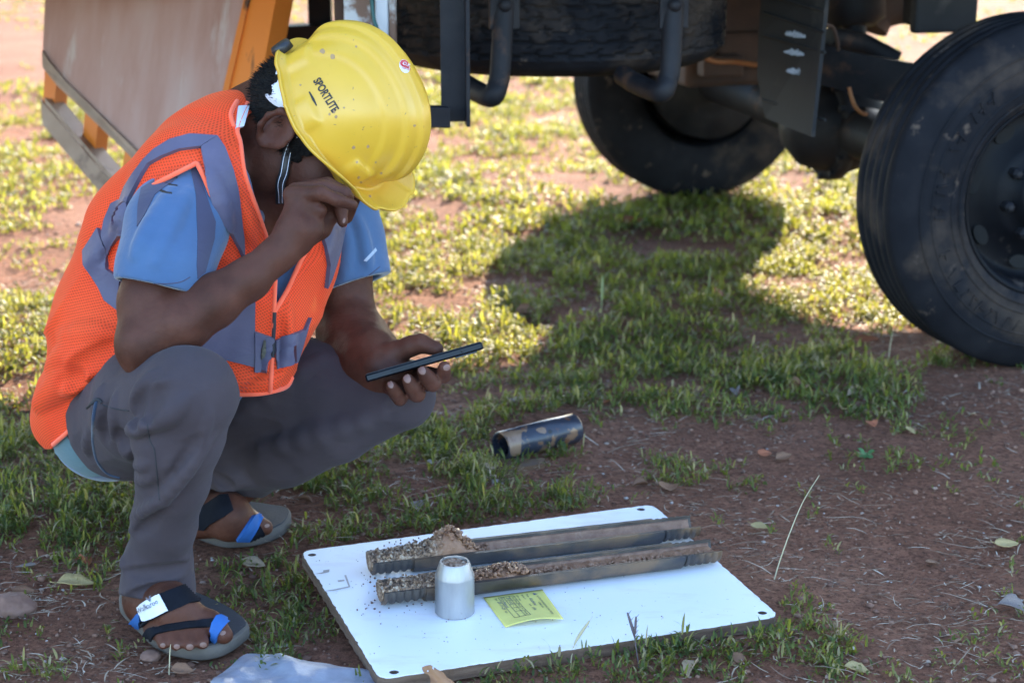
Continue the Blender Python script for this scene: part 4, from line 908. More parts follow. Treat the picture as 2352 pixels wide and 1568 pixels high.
# ---------------------------------------------------------------- hair
hs = SDF().ell(hp(-.008, 0, -.010), HA, (.0945, .080, .093), .01).ell(hp(-.052, 0, -.045), HA, (.050, .066, .045), .03)
hs.disp(lambda p: (vnoise(p*120, 71)-.3)*.004)
def fhair(p):
    q = (p-HC)@HA.T; f, l, u = q[..., 0], q[..., 1], q[..., 2]; d = hs(p)
    line = np.where(f < -.03, -.085, np.where(f < .004, -.085+(f+.03)/.034*.055, np.where(f < .032, -.062, .02)))   # nape, over the ear, sideburn, forehead
    return np.maximum(d, line-u)
V, F = sdf_mesh(fhair, HC-.16, HC+.16, .003, slack=1.3)
HAIRM = mat('black_hair', [(.005, .0045, .0045), (.009, .008, .0075)], 60, .7, 0, .5, 400, spec=.12)
hair = link('hair', smooth(mesh_np('hair', V, F)), HAIRM, person)
rg = np.random.default_rng(3); q = (V-HC)@HA.T; gN = grad(hs, V); gN /= np.linalg.norm(gN, axis=1)[:, None]+1e-9
ok = np.nonzero((q[:, 2] < -.022) & (q[:, 0] < .03))[0]; pk = rg.choice(ok, 5200); B = V[pk]; Nn = gN[pk]
dirv = Nn*.55-HU*.55-HF*.35+rg.normal(0, .22, Nn.shape); dirv /= np.linalg.norm(dirv, axis=1)[:, None]; L = rg.uniform(.004, .010, len(B)); sd_ = np.cross(dirv, Nn); sd_ /= np.linalg.norm(sd_, axis=1)[:, None]+1e-9
Vs = np.stack([B-sd_*.0005, B+sd_*.0005, B+dirv*L[:, None]], 1).reshape(-1, 3); Fs = np.arange(len(Vs)).reshape(-1, 3)
o = link('hair_strands', mesh_np('hair_strands', Vs, Fs), HAIRM, hair); o['kind'] = 'stuff'
# ================================================================ hard hat
def hel(phi, t, off=0.):
    a = np.where(np.cos(phi) > 0, .100, .106); b = .091; H = .109
    h = np.cos(t*np.pi/2)**.74; x = a*np.cos(phi)*h; y = b*np.sin(phi)*h; z = H*np.sin(t*np.pi/2)**.95
    n = np.stack([x/a**2, y/b**2, z/H**2+1e-6], -1); n /= np.linalg.norm(n, axis=-1)[..., None]
    S = lambda v, w_: 1/(1+np.exp(-v/w_)); ay = np.abs(y); fade = S(z-.030, .006); top = S(z-.05, .012)
    bmp = fade*(.0050*S(.013-ay, .0011)+.0065*S(.034-ay, .0013)+.0045*S(.056-ay-.15*np.clip(.05-z, 0, 1), .0012))
    deg = np.degrees(np.arctan2(y, x)); ad = np.abs(deg)
    bmp = bmp+.007*S(ad-27, 1.2)*S(47-ad, 1.2)*S(.034-z, .0010)*(z >= 0)          # front lamp lugs
    bmp = bmp+.006*S(ad-140, 1.2)*S(157-ad, 1.2)*S(.034-z, .0012)+.0045*S(ad-88, 1.5)*S(112-ad, 1.5)*S(.024-z, .0012)
    bmp = bmp-.004*S(22-ad, 2.)*S(.05-z, .004)*0
    p = np.stack([x, y, z], -1)+n*(bmp-off)[..., None]; return p
HCH = A(777, 271, 2.44)
def helmet():
    n = 220; ph = np.linspace(-np.pi, np.pi, n+1)[:-1]; rows = []
    w_ = 1/(1+np.exp(-(np.cos(ph)-.30)/.07)); ext = .009+.003*(np.cos(ph) < -.3)+.033*w_
    d0 = hel(ph, np.zeros(n)); rad = d0[:, :2]/np.linalg.norm(d0[:, :2], axis=1)[:, None]
    fw = np.stack([np.ones(n), np.zeros(n)], -1); out = rad*(1-w_[:, None]*.75)+fw*w_[:, None]*.75
    def br(k, z, zd): return np.concatenate([d0[:, :2]+out*(ext*k)[:, None], (z-zd*w_*k)[:, None]], 1)
    inner = lambda t: hel(ph, np.full(n, t), .0)*np.array([.965, .96, .97])
    for t in np.linspace(1, .0, 60)[1:]: rows.append(hel(ph, np.full(n, t)))
    rows += [br(.15, -.001, -.020), br(.5, -.003, -.024), br(.85, -.0045, -.026), br(.97, -.004, -.026), br(1., -.006, -.026), br(.985, -.0085, -.026), br(.85, -.0085, -.026), br(.4, -.007, -.024), br(.0, -.006, -.02)]
    for t in np.linspace(0, .97, 14): rows.append(inner(t))
    V = np.concatenate(rows); P = len(rows); i = np.arange(P*n).reshape(P, n); F = np.stack([i[:-1], np.roll(i[:-1], -1, 1), np.roll(i[1:], -1, 1), i[1:]], -1).reshape(-1, 4)
    V = np.concatenate([V, [hel(np.array([0.]), np.array([1.]))[0]], [[0, 0, .109*.97]]]); k = P*n
    T = [(k, i[0, (j+1) % n], i[0, j]) for j in range(n)]+[(k+1, i[-1, j], i[-1, (j+1) % n]) for j in range(n)]
    return V@HA+HCH, [tuple(f) for f in F.tolist()]+[tuple(map(int, t)) for t in T]
HV, HFc = helmet(); HB = BVHTree.FromPolygons([tuple(v) for v in HV], HFc)
def helmet_mat():
    m, t, b = nodes('yellow_helmet_plastic'); c = ramp(t, noise(t, 9, 4), [(.3, (.62, .36, .028)), (.7, (.69, .41, .045))])
    for sc, th, col in ((95, .13, (.22, .12, .07)), (38, .085, (.30, .16, .09)), (210, .10, (.18, .10, .05))):
        tc = t.nodes.new('ShaderNodeTexCoord'); nd = N(t, 'ShaderNodeTexNoise', _Scale=sc*1.5, _Detail=2.); t.links.new(tc.outputs['Object'], nd.inputs[0])
        vm = t.nodes.new('ShaderNodeMix'); vm.data_type = 'RGBA'; vm.inputs[0].default_value = .012; t.links.new(tc.outputs['Object'], vm.inputs[6]); t.links.new(nd.outputs[1], vm.inputs[7])
        vo = N(t, 'ShaderNodeTexVoronoi', _Scale=float(sc)); t.links.new(vm.outputs[2], vo.inputs[0]); sx = t.nodes.new('ShaderNodeSeparateColor'); t.links.new(vo.outputs['Color'], sx.inputs[0])
        mr = N(t, 'ShaderNodeMapRange'); mr.inputs[1].default_value = th; mr.inputs[2].default_value = th*.6; t.links.new(vo.outputs['Distance'], mr.inputs[0])
        gt = N(t, 'ShaderNodeMath', operation='GREATER_THAN'); gt.inputs[1].default_value = .72; t.links.new(sx.outputs[0], gt.inputs[0]); ml = N(t, 'ShaderNodeMath', operation='MULTIPLY'); t.links.new(mr.outputs[0], ml.inputs[0]); t.links.new(gt.outputs[0], ml.inputs[1])
        m3 = N(t, 'ShaderNodeMath', operation='MULTIPLY'); m3.inputs[1].default_value = .8; t.links.new(ml.outputs[0], m3.inputs[0]); c = mix(t, m3.outputs[0], c, col)
    t.links.new(c, b.inputs['Base Color']); b.inputs['Roughness'].default_value = .30; b.inputs['Subsurface Weight'].default_value = .08; b.inputs['Subsurface Radius'].default_value = (.01, .008, .002)
    bump(t, b, noise(t, 130, 3), .06, .001); return m
HMAT = helmet_mat()
hat = link('hard_hat', smooth(mesh_np('hard_hat', HV, HFc)), HMAT, base=tuple(HC-HU*.02), label='yellow hard hat spattered with mud, on the crouching man\'s bowed head', cat='hard hat')
def text2d(body, size=1., bold=0., shear=0., font=None):
    cu = bpy.data.curves.new('t', 'FONT'); cu.body = body; cu.size = size; cu.offset = bold; cu.shear = shear; cu.resolution_u = 3; o = bpy.data.objects.new('t', cu); me = bpy.data.meshes.new_from_object(o)
    V = np.array([v.co[:2] for v in me.vertices]) if len(me.vertices) else np.zeros((0, 2)); F = [tuple(p.vertices) for p in me.polygons]; bpy.data.objects.remove(o); bpy.data.curves.remove(cu); bpy.data.meshes.remove(me); return V, F
def lettering(name, body, p0, p1, height, bvh, m_, parent, off=.0006, bold=.012, flip=1):
    """word from photo point p0 to p1, letters of given height standing on that line"""
    V, F = text2d(body, 1, bold); w_ = V[:, 0].max()-V[:, 0].min(); hgt = V[:, 1].max(); d = np.array(p1, float)-np.array(p0, float); up = np.array([d[1], -d[0]])/np.linalg.norm(d)*flip
    Q = np.array(p0)+((V[:, :1]-V[:, 0].min())/w_)*d+V[:, 1:]/hgt*height*up; W = [cast(bvh, u, v, off) for u, v in Q]
    F = [f for f in F if all(W[i] is not None for i in f)]; W = [x if x is not None else np.zeros(3) for x in W]; return link(name, mesh_np(name, W, F), m_, parent)
lettering('printed_name', 'SPORTLITE', (719.5,186), (764,259), 19, HB, INK, hat, .0008, .03)
RED = mat('red_sticker', [(.5, .03, .035), (.56, .045, .05)], 30, .4, 0, 0)
patch('sticker', [(929+12*math.cos(a)-3*math.sin(a)*0, 152+15*math.sin(a)+4*math.cos(a)) for a in np.linspace(0, 6.283, 21)[:-1]], HB, PAPER, hat, .0006, 4, .0006)
patch('sticker', [(918,144),(921,139),(928,138),(935,143),(940,153),(938,157),(930,155),(920,150)], HB, RED, hat, .0014, 4, .0004)
lettering('sticker_print', 'O.K', (922,149), (938,156), 7, HB, PAPER, hat, .0024, .01)
lettering('sticker_print', 'TESTED', (921,157), (940,163), 5, HB, RED, hat, .0018, .01)
patch('vent_slot', [(709,211),(712,210),(722,226),(728,241),(726,243),(717,229)], HB, INK, hat, .0006, 3, .0004)
MUD = mat('mud_spot', [(.33, .2, .10), (.42, .27, .13)], 120, .8, 0, .2)
rg = random.Random(5)
for (u, v, r) in ((741,117,6),(764,131,6.5),(818,107,3),(845,336,4),(812,338,4),(820,372,3),(824,407,3.5),(829,418,3),(766,255,5),(757,262,3),(850,450,3),(790,247,3),(772,268,4),(952,288,3),(876,397,3),(863,372,2.5),(690,195,2.5)):
    pl = [(u+r*rg.uniform(.7, 1.2)*math.cos(a), v+r*rg.uniform(.7, 1.2)*math.sin(a)) for a in np.linspace(0, 6.283, 10)[:-1]]; patch('mud_spot', pl, HB, MUD, hat, .0003, 3, .0003)
# suspension: white rear band, black ratchet, chin strap
BLK = mat('black_plastic', [(.012, .012, .014), (.02, .02, .022)], 20, .45, 0, .1); WPL = mat('white_plastic', [(.62, .64, .72), (.7, .72, .8)], 10, .35, 0, 0)
def arc_band(name, m_, r_f, r_l, u0, u1, a0, a1, th=.002):
    an_ = np.linspace(R(a0), R(a1), 26); P = [hp(-r_f*math.cos(a), r_l*math.sin(a), 0) for a in an_]; b = MB(); n = len(P)
    pr = lambda s, k: [hp(-(r_f+s)*math.cos(a), (r_l+s)*math.sin(a), k(i/(n-1))) for i, a in enumerate(an_)]
    A_, B_, C_, D_ = pr(0, u0), pr(0, u1), pr(th, u0), pr(th, u1); V = A_+B_+C_+D_
    F = [(i, i+1, n+i+1, n+i) for i in range(n-1)]+[(2*n+i, 3*n+i, 3*n+i+1, 2*n+i+1) for i in range(n-1)]+[(i, 2*n+i, 2*n+i+1, i+1) for i in range(n-1)]+[(n+i, n+i+1, 3*n+i+1, 3*n+i) for i in range(n-1)]
    return b.add(V, F, True).build(name, m_, hat)
arc_band('rear_band', WPL, .1035, .0885, lambda t: -.040*math.sin(math.pi*min(max(t, 0), 1))**.5-.003, lambda t: -.002, -72, -12)
arc_band('rear_band_edge', BLK, .103, .087, lambda t: -.034, lambda t: -.012, -34, 40)
MB().lathe([(0, .013), (.012, .013), (.014, .009), (.014, 0), (0, 0)], hp(-.104, -.035, -.006), -HF-HL*.3, 24).build('ratchet_knob', BLK, hat)
z1 = lambda x, y: (516.8+x*.3662, 28.7+y*.3662)
MIXB = BVHTree.FromPolygons([tuple(v) for v in np.array([v.co for v in person.data.vertices])+np.array(person.location)], [tuple(p.vertices) for p in person.data.polygons])
def ribbon(name, line, width, m_, parent, off, fn=MIXB, th=.0016):
    L_ = spline(line, 6); P = [cast(fn, u, v, off) for u, v in L_]; keep = [i for i, p in enumerate(P) if p is not None]; P = [P[i] for i in keep]
    for _ in range(6): P = [P[0]]+[(P[i-1]+2*P[i]+P[i+1])/4 for i in range(1, len(P)-1)]+[P[-1]]
    b = MB(); n = len(P); V = []
    for i in range(n):
        t = nrm(P[min(i+1, n-1)]-P[max(i-1, 0)]); vw = nrm(P[i]-_C); s = nrm(np.cross(t, vw)); k = np.cross(s, t)*th/2; V += [P[i]-s*width/2-k, P[i]+s*width/2-k, P[i]+s*width/2+k, P[i]-s*width/2+k]
    F = [(4*i+a, 4*i+(a+1) % 4, 4*i+4+(a+1) % 4, 4*i+4+a) for i in range(n-1) for a in range(4)]; b.add(V, F, True); return b.build(name, m_, parent), P
_, CP = ribbon('chin_strap', [z1(500,600), z1(470,690), z1(440,790), z1(410,870), z1(392,940), z1(378,1000), z1(352,1050), z1(345,1110), z1(352,1170)], .0125, BLK, hat, .0065)
for s in (-1, 1):
    b = MB()
    for i in range(1, len(CP)-1):
        t = nrm(CP[i+1]-CP[i-1]); vw = nrm(CP[i]-_C); sd2 = np.cross(t, vw)*s*.0036; k = nrm(np.cross(np.cross(t, vw), t))
        for q in (0., .5): c = CP[i]*(1-q)+CP[i+1]*q+sd2-vw*.0016; b.box(c, (.0014, .0008, .0008), (t, sd2, vw))
    o = b.build('strap_stitching', WPL, hat); o['kind'] = 'stuff'

# ================================================================ phone
PL_, PR_ = A(839, 869, 2.466), A(1109, 792, 2.466); px = nrm(PR_-PL_); pc0 = (PL_+PR_)/2; pw = nrm(pc0-_C); pw = nrm(pw-px*(pw@px)); pt = np.cross(pw, px); pt = pt if pt[2] > 0 else -pt
PLEN, PWID, PTH = .1605, .074, .0104; pc = pc0+pw*PWID/2
PHB = mat('black_phone_body', [(.003, .0035, .005), (.005, .0055, .008)], 8, .2, 0, .03, spec=.22); GLS = mat('phone_glass', [(.004, .004, .006), (.006, .006, .008)], 5, .06, 0, 0)
phone = MB().box(pc, (PLEN, PWID, PTH), (px, pw, pt), .0032).build('phone', PHB, label='black smartphone held edge-on in the crouching man\'s lower hand', cat='phone')
MB().box(pc+pt*(PTH/2+.0002), (PLEN-.004, PWID-.004, .0006), (px, pw, pt), .0002).build('screen', GLS, phone)
MB().box(pc-pw*(PWID/2+.0003)+px*.0-pt*.0, (.018, .0012, .0022), (px, pw, pt), .0005).build('side_button', PHB, phone)
MB().box(pc-pw*(PWID/2+.0003)-px*.03, (.03, .0012, .0022), (px, pw, pt), .0005).build('side_button', PHB, phone)
MB().lathe([(0, -.0008), (.0016, -.0008), (.0018, 0)], pc-pw*PWID/2+px*.052, pw, 14).build('port', INK, phone)
MB().box(pc-pt*(PTH/2+.0008)+px*.055+pw*.015, (.03, .03, .002), (px, pw, pt), .0008).build('camera_bump', GLS, phone)

# ================================================================ sandals
SOLE = mat('sandal_sole', [(.085, .07, .06), (.12, .10, .085)], 30, .85, 0, .3, 200); FBED = mat('sandal_footbed', [(.018, .020, .028), (.03, .032, .042)], 60, .8, 0, .4, 300, over=[((.10, .085, .08), 14, .6, .2)])
STRP = mat('sandal_strap', [(.006, .0065, .010), (.010, .011, .016)], 60, .85, 0, .3, 500, spec=.12); BLU = mat('blue_strap', [(.012, .085, .30), (.018, .11, .35)], 40, .75, 0, .2, 300, over=[((.10, .16, .25), 25, .66, .1)])
y4 = lambda x, y: (258.4+x*.1761, 1291.9+y*.1761); y3 = lambda x, y: (424.9+x*.14648, 1062.3+y*.14648)
COMB = None
def comb():
    Vs, Fs, o = [], [], 0
    for ob in (person, trousers):
        n = len(ob.data.vertices); c = np.empty(n*3, np.float32); ob.data.vertices.foreach_get('co', c); c = c.reshape(-1, 3)+(np.array(person.location) if ob is person else 0); m_ = c[:, 2] < .22
        for p in ob.data.polygons:
            vs = p.vertices
            if m_[vs[0]]: Fs.append(tuple(o+i for i in vs))
        Vs += c.tolist(); o += n
    return BVHTree.FromPolygons(Vs, Fs)
COMB = comb()
def sandal(outl, straps, ground_off=.004):
    P = [gnd(u, v, .004) for u, v in outl]; P = cspline(P, 5); c = sum(P)/len(P)
    e = empty('sandal', (0, 0, 0)); e.parent = person; e.matrix_parent_inverse = Matrix.Translation(-Vector(person.location))
    b = MB(); n = len(P); z = [.003, .006, .018, .021]; k = [.97, 1., 1.0, .985]; V = []
    for zz_, kk in zip(z, k): V += [c*(1-kk)+p*kk+np.array([0, 0, zz_-.004]) for p in P]
    F = [(i*n+j, i*n+(j+1) % n, (i+1)*n+(j+1) % n, (i+1)*n+j) for i in range(3) for j in range(n)]+[tuple(range(n))[::-1], tuple(range(3*n, 4*n))]
    b.add(V, F, True).build('sole', SOLE, e); b = MB().prism([c*.05+p*.95+np.array([0, 0, .0172]) for p in P], (0, 0, .0022)); b.build('footbed', FBED, e)
    for nm, pl, m_, off in straps: patch(nm, pl, COMB, m_, e, off, 4, .0022)
    return e
sandal([(276,1406),(302,1436),(318,1452),(346,1480),(382,1501),(418,1510),(461,1516),(505,1509),(540,1492),(566,1471),(573,1460),(556,1440),(528,1421),(485,1400),(430,1378),(360,1362),(305,1362),(280,1380)],
 [('ankle_strap', [y4(*p) for p in ((640,415),(980,285),(1045,315),(1145,500),(1000,520),(740,635),(480,760),(330,900),(260,830),(300,700),(400,600))], STRP, .004),
  ('strap_label', [y4(*p) for p in ((383,575),(640,435),(735,622),(445,757))], PAPER, .0072), ('blue_tab', [y4(*p) for p in ((248,745),(388,640),(438,742),(330,845),(272,822))], BLU, .0066),
  ('toe_strap', [y4(*p) for p in ((405,950),(470,860),(700,790),(1000,748),(1315,735),(1292,835),(1000,850),(720,892),(570,930),(500,1010),(430,1010))], STRP, .004),
  ('toe_loop', [y4(*p) for p in ((1300,790),(1345,712),(1400,700),(1510,758),(1430,860),(1372,960),(1362,1045),(1275,1010),(1268,900))], BLU, .005)])
sandal([(436,1205),(440,1228),(469,1243),(513,1256),(557,1256),(608,1247),(652,1228),(669,1204),(662,1190),(630,1184),(580,1176),(520,1170),(462,1178)],
 [('ankle_strap', [y3(*p) for p in ((100,1010),(175,760),(380,640),(560,520),(680,510),(755,740),(600,850),(400,960),(320,1040))], STRP, .004),
  ('toe_loop', [y3(*p) for p in ((800,1195),(1060,810),(1240,822),(1150,970),(1000,1195))], BLU, .005), ('toe_strap', [y3(*p) for p in ((1000,1195),(1165,985),(1245,1100),(1205,1195))], STRP, .0045)])
for s, a, b_, hgt in (('Walkaroo', y4(418,655), y4(640,545), 10), ('v', y4(520,535), y4(580,510), 9)):
    lettering('label_print', s, a, b_, hgt, COMB, mat('grey_print', [(.12, .12, .16), (.16, .16, .2)], 20, .8, 0, 0), [o for o in person.children if o.name == 'sandal'][0], .0085, .0)
# ================================================================ board with the soil samples
BN = nrm([.005, -.03, 1]); B0 = np.array([.1, 2.35, .03])
def bp(u, v, h=0.): d = ray(u, v); return _C+d*((BN@(B0-_C)+h)/(BN@d))
bc = [bp(690, 1263), bp(1503, 1157), bp(1788, 1413), bp(872, 1560)]; bx = nrm(bc[1]-bc[0]+bc[2]-bc[3]); by = np.cross(BN, bx); bo = sum(bc)/4
BW, BD, BT = .536, .407, .017
def b2(u, v): p = bp(u, v)-bo; return np.array([p@bx, p@by])
def board_sheet(w_, d_, z0, z1, holes, jit=0., seed=1):
    rg = np.random.default_rng(seed); r = .016; o = []
    for cx, cy, a0 in ((w_/2-r, d_/2-r, 0), (-w_/2+r, d_/2-r, 90), (-w_/2+r, -d_/2+r, 180), (w_/2-r, -d_/2+r, 270)): o += [(cx+r*math.cos(R(a0+a)), cy+r*math.sin(R(a0+a))) for a in range(0, 91, 15)]
    o2 = []
    for a, b_ in zip(o, o[1:]+o[:1]):
        a, b_ = np.array(a), np.array(b_); k = max(1, int(np.linalg.norm(b_-a)/.006)); o2 += [a+(b_-a)*i/k for i in range(k)]
    o2 = [p*(1-jit*abs(rg.normal())/max(np.linalg.norm(p), .01)) for p in o2]; loops = [o2]+[[h+.0062*np.array([math.cos(a), math.sin(a)]) for a in np.linspace(0, 2*math.pi, 21)[:-1]] for h in holes]
    pts, ed = [], []
    for l in loops: s = len(pts); pts += [Vector(p) for p in l]; ed += [(s+i, s+(i+1) % len(l)) for i in range(len(l))]
    vs, _, fs, *_ = delaunay_2d_cdt(pts, ed, [], 1, 1e-6); fs = [f for f in fs if all(np.linalg.norm(sum(np.array(vs[i]) for i in f)/3-h) > .0061 for h in holes)]; n = len(vs)
    W = lambda p, z: bo+bx*p[0]+by*p[1]+BN*z
    V = [W(p, z1) for p in vs]+[W(p, z0) for p in vs]; F = [tuple(f) for f in fs]+[tuple(n+i for i in f[::-1]) for f in fs]
    key = {(round(p[0], 5), round(p[1], 5)): i for i, p in enumerate(vs)}
    for l in loops:
        ix = [key[(round(float(np.float32(p[0])), 5), round(float(np.float32(p[1])), 5))] if (round(float(np.float32(p[0])), 5), round(float(np.float32(p[1])), 5)) in key else min(range(n), key=lambda i: (vs[i][0]-p[0])**2+(vs[i][1]-p[1])**2) for p in l]
        for a, b_ in zip(ix, ix[1:]+ix[:1]): F.append((a, n+a, n+b_, b_))
    return MB().add(V, F)
holes = [b2(716.5, 1272), b2(1472, 1168), b2(1751, 1405), b2(905, 1541)]
def wmat():
    m, t, b = nodes('white_laminate'); c = mix(t, ramp(t, noise(t, 6, 6, .65, stretch=(1, 3, 1)), [(.54, (0, 0, 0)), (.72, (.4, .4, .4))]), (.80, .80, .83), (.52, .43, .37))
    c = mix(t, ramp(t, noise(t, 170, 3), [(.70, (0, 0, 0)), (.74, (.7, .7, .7))]), c, (.22, .17, .15)); t.links.new(c, b.inputs['Base Color']); b.inputs['Roughness'].default_value = .38; return m
PLY = mat('plywood_edge', [(.085, .048, .032), (.14, .085, .058), (.19, .125, .09)], 14, .9, 0, .7, 120, .003, stretch=(1, 1, 9))
board = empty('sample_board', tuple(bo-BN*(BT+.0)), label='white laminated plywood board with corner holes lying on the grass', cat='board')
board_sheet(BW, BD, -BT, -.0013, holes, .0012, 2).build('core', PLY, board); board_sheet(BW-.002, BD-.002, -.0012, 0, holes, .0009, 3).build('laminate', wmat(), board)
BOARD_B = BVHTree.FromPolygons([tuple(bo+bx*a+by*b_) for a, b_ in ((-.27, -.21), (.27, -.21), (.27, .21), (-.27, .21))], [(0, 1, 2, 3)])
zA = lambda x, y: (660.3+x*.14648, 1205.8+y*.14648); zB = lambda x, y: (1320.7+x*.2075, 1148.4+y*.2075)
DIRT = mat('dried_mud_mark', [(.42, .36, .32), (.52, .46, .42)], 150, .9, 0, 0)
for pl in ([zA(410,760),zA(540,735),zA(660,690),zA(650,730),(zA(540,755))], [zA(560,1030),zA(720,1000),zA(960,950),zA(985,965),zA(720,1025)], [zA(890,780),zA(920,775),zA(985,955),zA(960,965)], [zA(560,700),zA(660,685),zA(655,725),zA(560,735)], [zA(780,860),zA(890,845),zA(895,870),zA(800,885)]):
    patch('mud_mark', pl, BOARD_B, DIRT, board, .0003, 5, 0)
# ---- half barrels of the split sampler
IRON = mat('wet_sampler_steel', [(.035, .028, .025), (.062, .05, .043), (.095, .078, .065)], 22, .5, .15, .2, 120, rvar=.12, over=[((.17, .105, .062), 14, .48, .14), ((.03, .03, .038), 9, .60, .1)])
def half_barrel(a, b_, label):
    L = np.linalg.norm(b_-a); ax = (b_-a)/L; up = nrm(BN-ax*(BN@ax)); sd = np.cross(up, ax); Ro, Ri = .0255, .0192; n = 26
    st = []
    def thread(s0, s1, d):
        m = 48
        for i in range(m+1): s = s0+(s1-s0)*i/m; st.append((s, .0226+.0012*math.copysign(abs(math.sin((s-s0)*math.pi*2/.0105))**.5, math.sin((s-s0)*math.pi*2/.0105))))
    thread(0, .052, 1); st.append((.0525, .0212)); st.append((.056, .0212)); st.append((.0562, Ro))
    st += [(s, Ro) for s in np.linspace(.06, L-.06, 30)]; st.append((L-.0562, Ro)); st.append((L-.056, .0212)); st.append((L-.0525, .0212)); thread(L-.052, L, 1)
    an_ = np.linspace(0, math.pi, n+1); V = []; m = len(st)
    W = lambda s, r, t: a+ax*s+r*(math.cos(t)*sd-math.sin(t)*up)
    rgn = random.Random(3); jag = [rgn.uniform(-.0002, .0002) for _ in range(m)]
    for i, (s, r) in enumerate(st): V += [W(s, r, t)+up*(jag[i] if t in (an_[0], an_[-1]) else 0) for t in an_]
    for i, (s, r) in enumerate(st): V += [W(s, Ri, t)+up*(jag[i] if t in (an_[0], an_[-1]) else 0) for t in an_]
    k = n+1; o = m*k; F = [(i*k+j, i*k+j+1, (i+1)*k+j+1, (i+1)*k+j) for i in range(m-1) for j in range(n)]+[(o+i*k+j, o+(i+1)*k+j, o+(i+1)*k+j+1, o+i*k+j+1) for i in range(m-1) for j in range(n)]
    for j in (0, n): F += [(i*k+j, (i+1)*k+j, o+(i+1)*k+j, o+i*k+j) for i in range(m-1)]
    for i in (0, m-1): F += [(i*k+j, o+i*k+j, o+i*k+j+1, i*k+j+1) for j in range(n)]
    me = MB().add(V, F, True); ob = me.build('sampler_half', IRON, label=label, cat='sampler'); ob.data.set_sharp_from_angle(angle=R(35)); return a, ax, sd, up, L, ob
s1 = half_barrel(bp(850, 1279, .0256), bp(1597, 1195, .0256), 'half of a split steel sampler tube with a tall wet soil heap, nearer the man')
s2 = half_barrel(bp(874, 1346, .0256), bp(1645, 1250, .0256), 'half of a split steel sampler tube lying beside the metal shoe and yellow card')
def soil_mat():
    m, t, b = nodes('sampled_soil'); a = N(t, 'ShaderNodeAttribute', attribute_name='tone'); sp_ = t.nodes.new('ShaderNodeSeparateXYZ'); t.links.new(a.outputs['Vector'], sp_.inputs[0])
    n = noise(t, 170, 5, .7); dry = ramp(t, n, [(.36, (.03, .022, .018)), (.45, (.17, .10, .06)), (.54, (.34, .22, .14)), (.64, (.50, .42, .34))]); wet = ramp(t, noise(t, 60, 4), [(.3, (.20, .095, .052)), (.7, (.34, .18, .105))])
    t.links.new(mix(t, sp_.outputs[0], wet, dry), b.inputs['Base Color']); rr = N(t, 'ShaderNodeMapRange'); rr.inputs[3].default_value = .30; rr.inputs[4].default_value = .95; t.links.new(sp_.outputs[0], rr.inputs[0]); t.links.new(rr.outputs[0], b.inputs['Roughness'])
    bump(t, b, n, .8, .004); return m
SOILM = soil_mat()
def soil_core(fr, prof, dryf, label, seed, lumps):
    a, ax, sd, up, L, ob = fr; ns, nt_ = 420, 34; S_ = np.linspace(-.002, L-.004, ns); T_ = np.linspace(-.0186, .0186, nt_); SS, TT = np.meshgrid(S_, T_, indexing='ij')
    P = a+SS[..., None]*ax+TT[..., None]*sd; h, mound = prof(SS/L, TT)
    q = np.stack([SS, TT, 0*SS], -1); nz = (fbm(q*130, seed, 3)-.5)*2; nz2 = (fbm(q*420, seed+5, 2)-.5)*2
    d = dryf(SS/L); edge = np.sqrt(np.maximum(1-(TT/.0188)**2, 0)); H = h+mound*edge**.7+nz*(.0045*d+.0022)*np.clip(edge*1.5, 0, 1)+nz2*.0022*(d+.3)
    flo = -np.sqrt(np.maximum(.0190**2-TT**2, 0)); H = np.maximum(H, flo+.0004); V = (P+H[..., None]*up).reshape(-1, 3); i = np.arange(ns*nt_).reshape(ns, nt_); F = np.stack([i[:-1, :-1], i[1:, :-1], i[1:, 1:], i[:-1, 1:]], -1).reshape(-1, 4)
    # underside follows the tube so the core is solid
    Vb = (P+(flo+.0002)[..., None]*up).reshape(-1, 3); nn = len(V); V = np.concatenate([V, Vb]); C_ = np.concatenate([np.clip(d+nz*.25, 0, 1).reshape(-1)]*2)
    ring = np.concatenate([i[0, :], i[1:, -1], i[-1, -2::-1], i[-2:0:-1, 0]]); nx = np.roll(ring, -1); F = np.concatenate([F, F[:, ::-1]+nn, np.stack([ring, nx, nx+nn, ring+nn], -1)])
    # loose lumps
    rg = np.random.default_rng(seed); bm = bmesh.new(); bmesh.ops.create_icosphere(bm, subdivisions=1, radius=1); ov = np.array([v.co for v in bm.verts]); of = np.array([[v.index for v in f.verts] for f in bm.faces]); bm.free()
    vs, fs, cs = [V], [], [C_]; o = len(V)
    for (f0, f1, t0, t1, n_, r0, r1, hh) in lumps:
        for k in range(n_):
            f_, t_ = rg.uniform(f0, f1), rg.uniform(t0, t1); r = rg.uniform(r0, r1); ii = int(np.clip(f_*L/(L-.002)*(ns-1), 0, ns-1)); jj = int((t_+.0186)/.0372*(nt_-1)); top = H[min(ii, ns-1), min(max(jj, 0), nt_-1)]+rg.random()*hh
            vs.append(a+f_*L*ax+t_*sd+up*(top+r*.25)+(ov*(1+.35*rg.normal(size=(len(ov), 1)))*r)*np.array([1, 1, .8])); fs.append(of+o); o += len(ov); cs.append(np.full(len(ov), np.clip(dryf(np.array(f_))+rg.normal()*.1, 0, 1)))
    Fl = [tuple(f) for f in F.tolist()]+[tuple(f) for x in fs for f in x.tolist()]
    me = mesh_np('soil_core', np.concatenate(vs), Fl); at2 = me.attributes.new('tone', 'FLOAT_VECTOR', 'POINT'); c = np.concatenate(cs); at2.data.foreach_set('vector', np.stack([c, c, c], -1).astype(np.float32).ravel()); smooth(me)
    return link('soil_core', me, SOILM, label=label, cat='soil sample')
g = lambda x, c, w_: np.exp(-((x-c)/w_)**2)
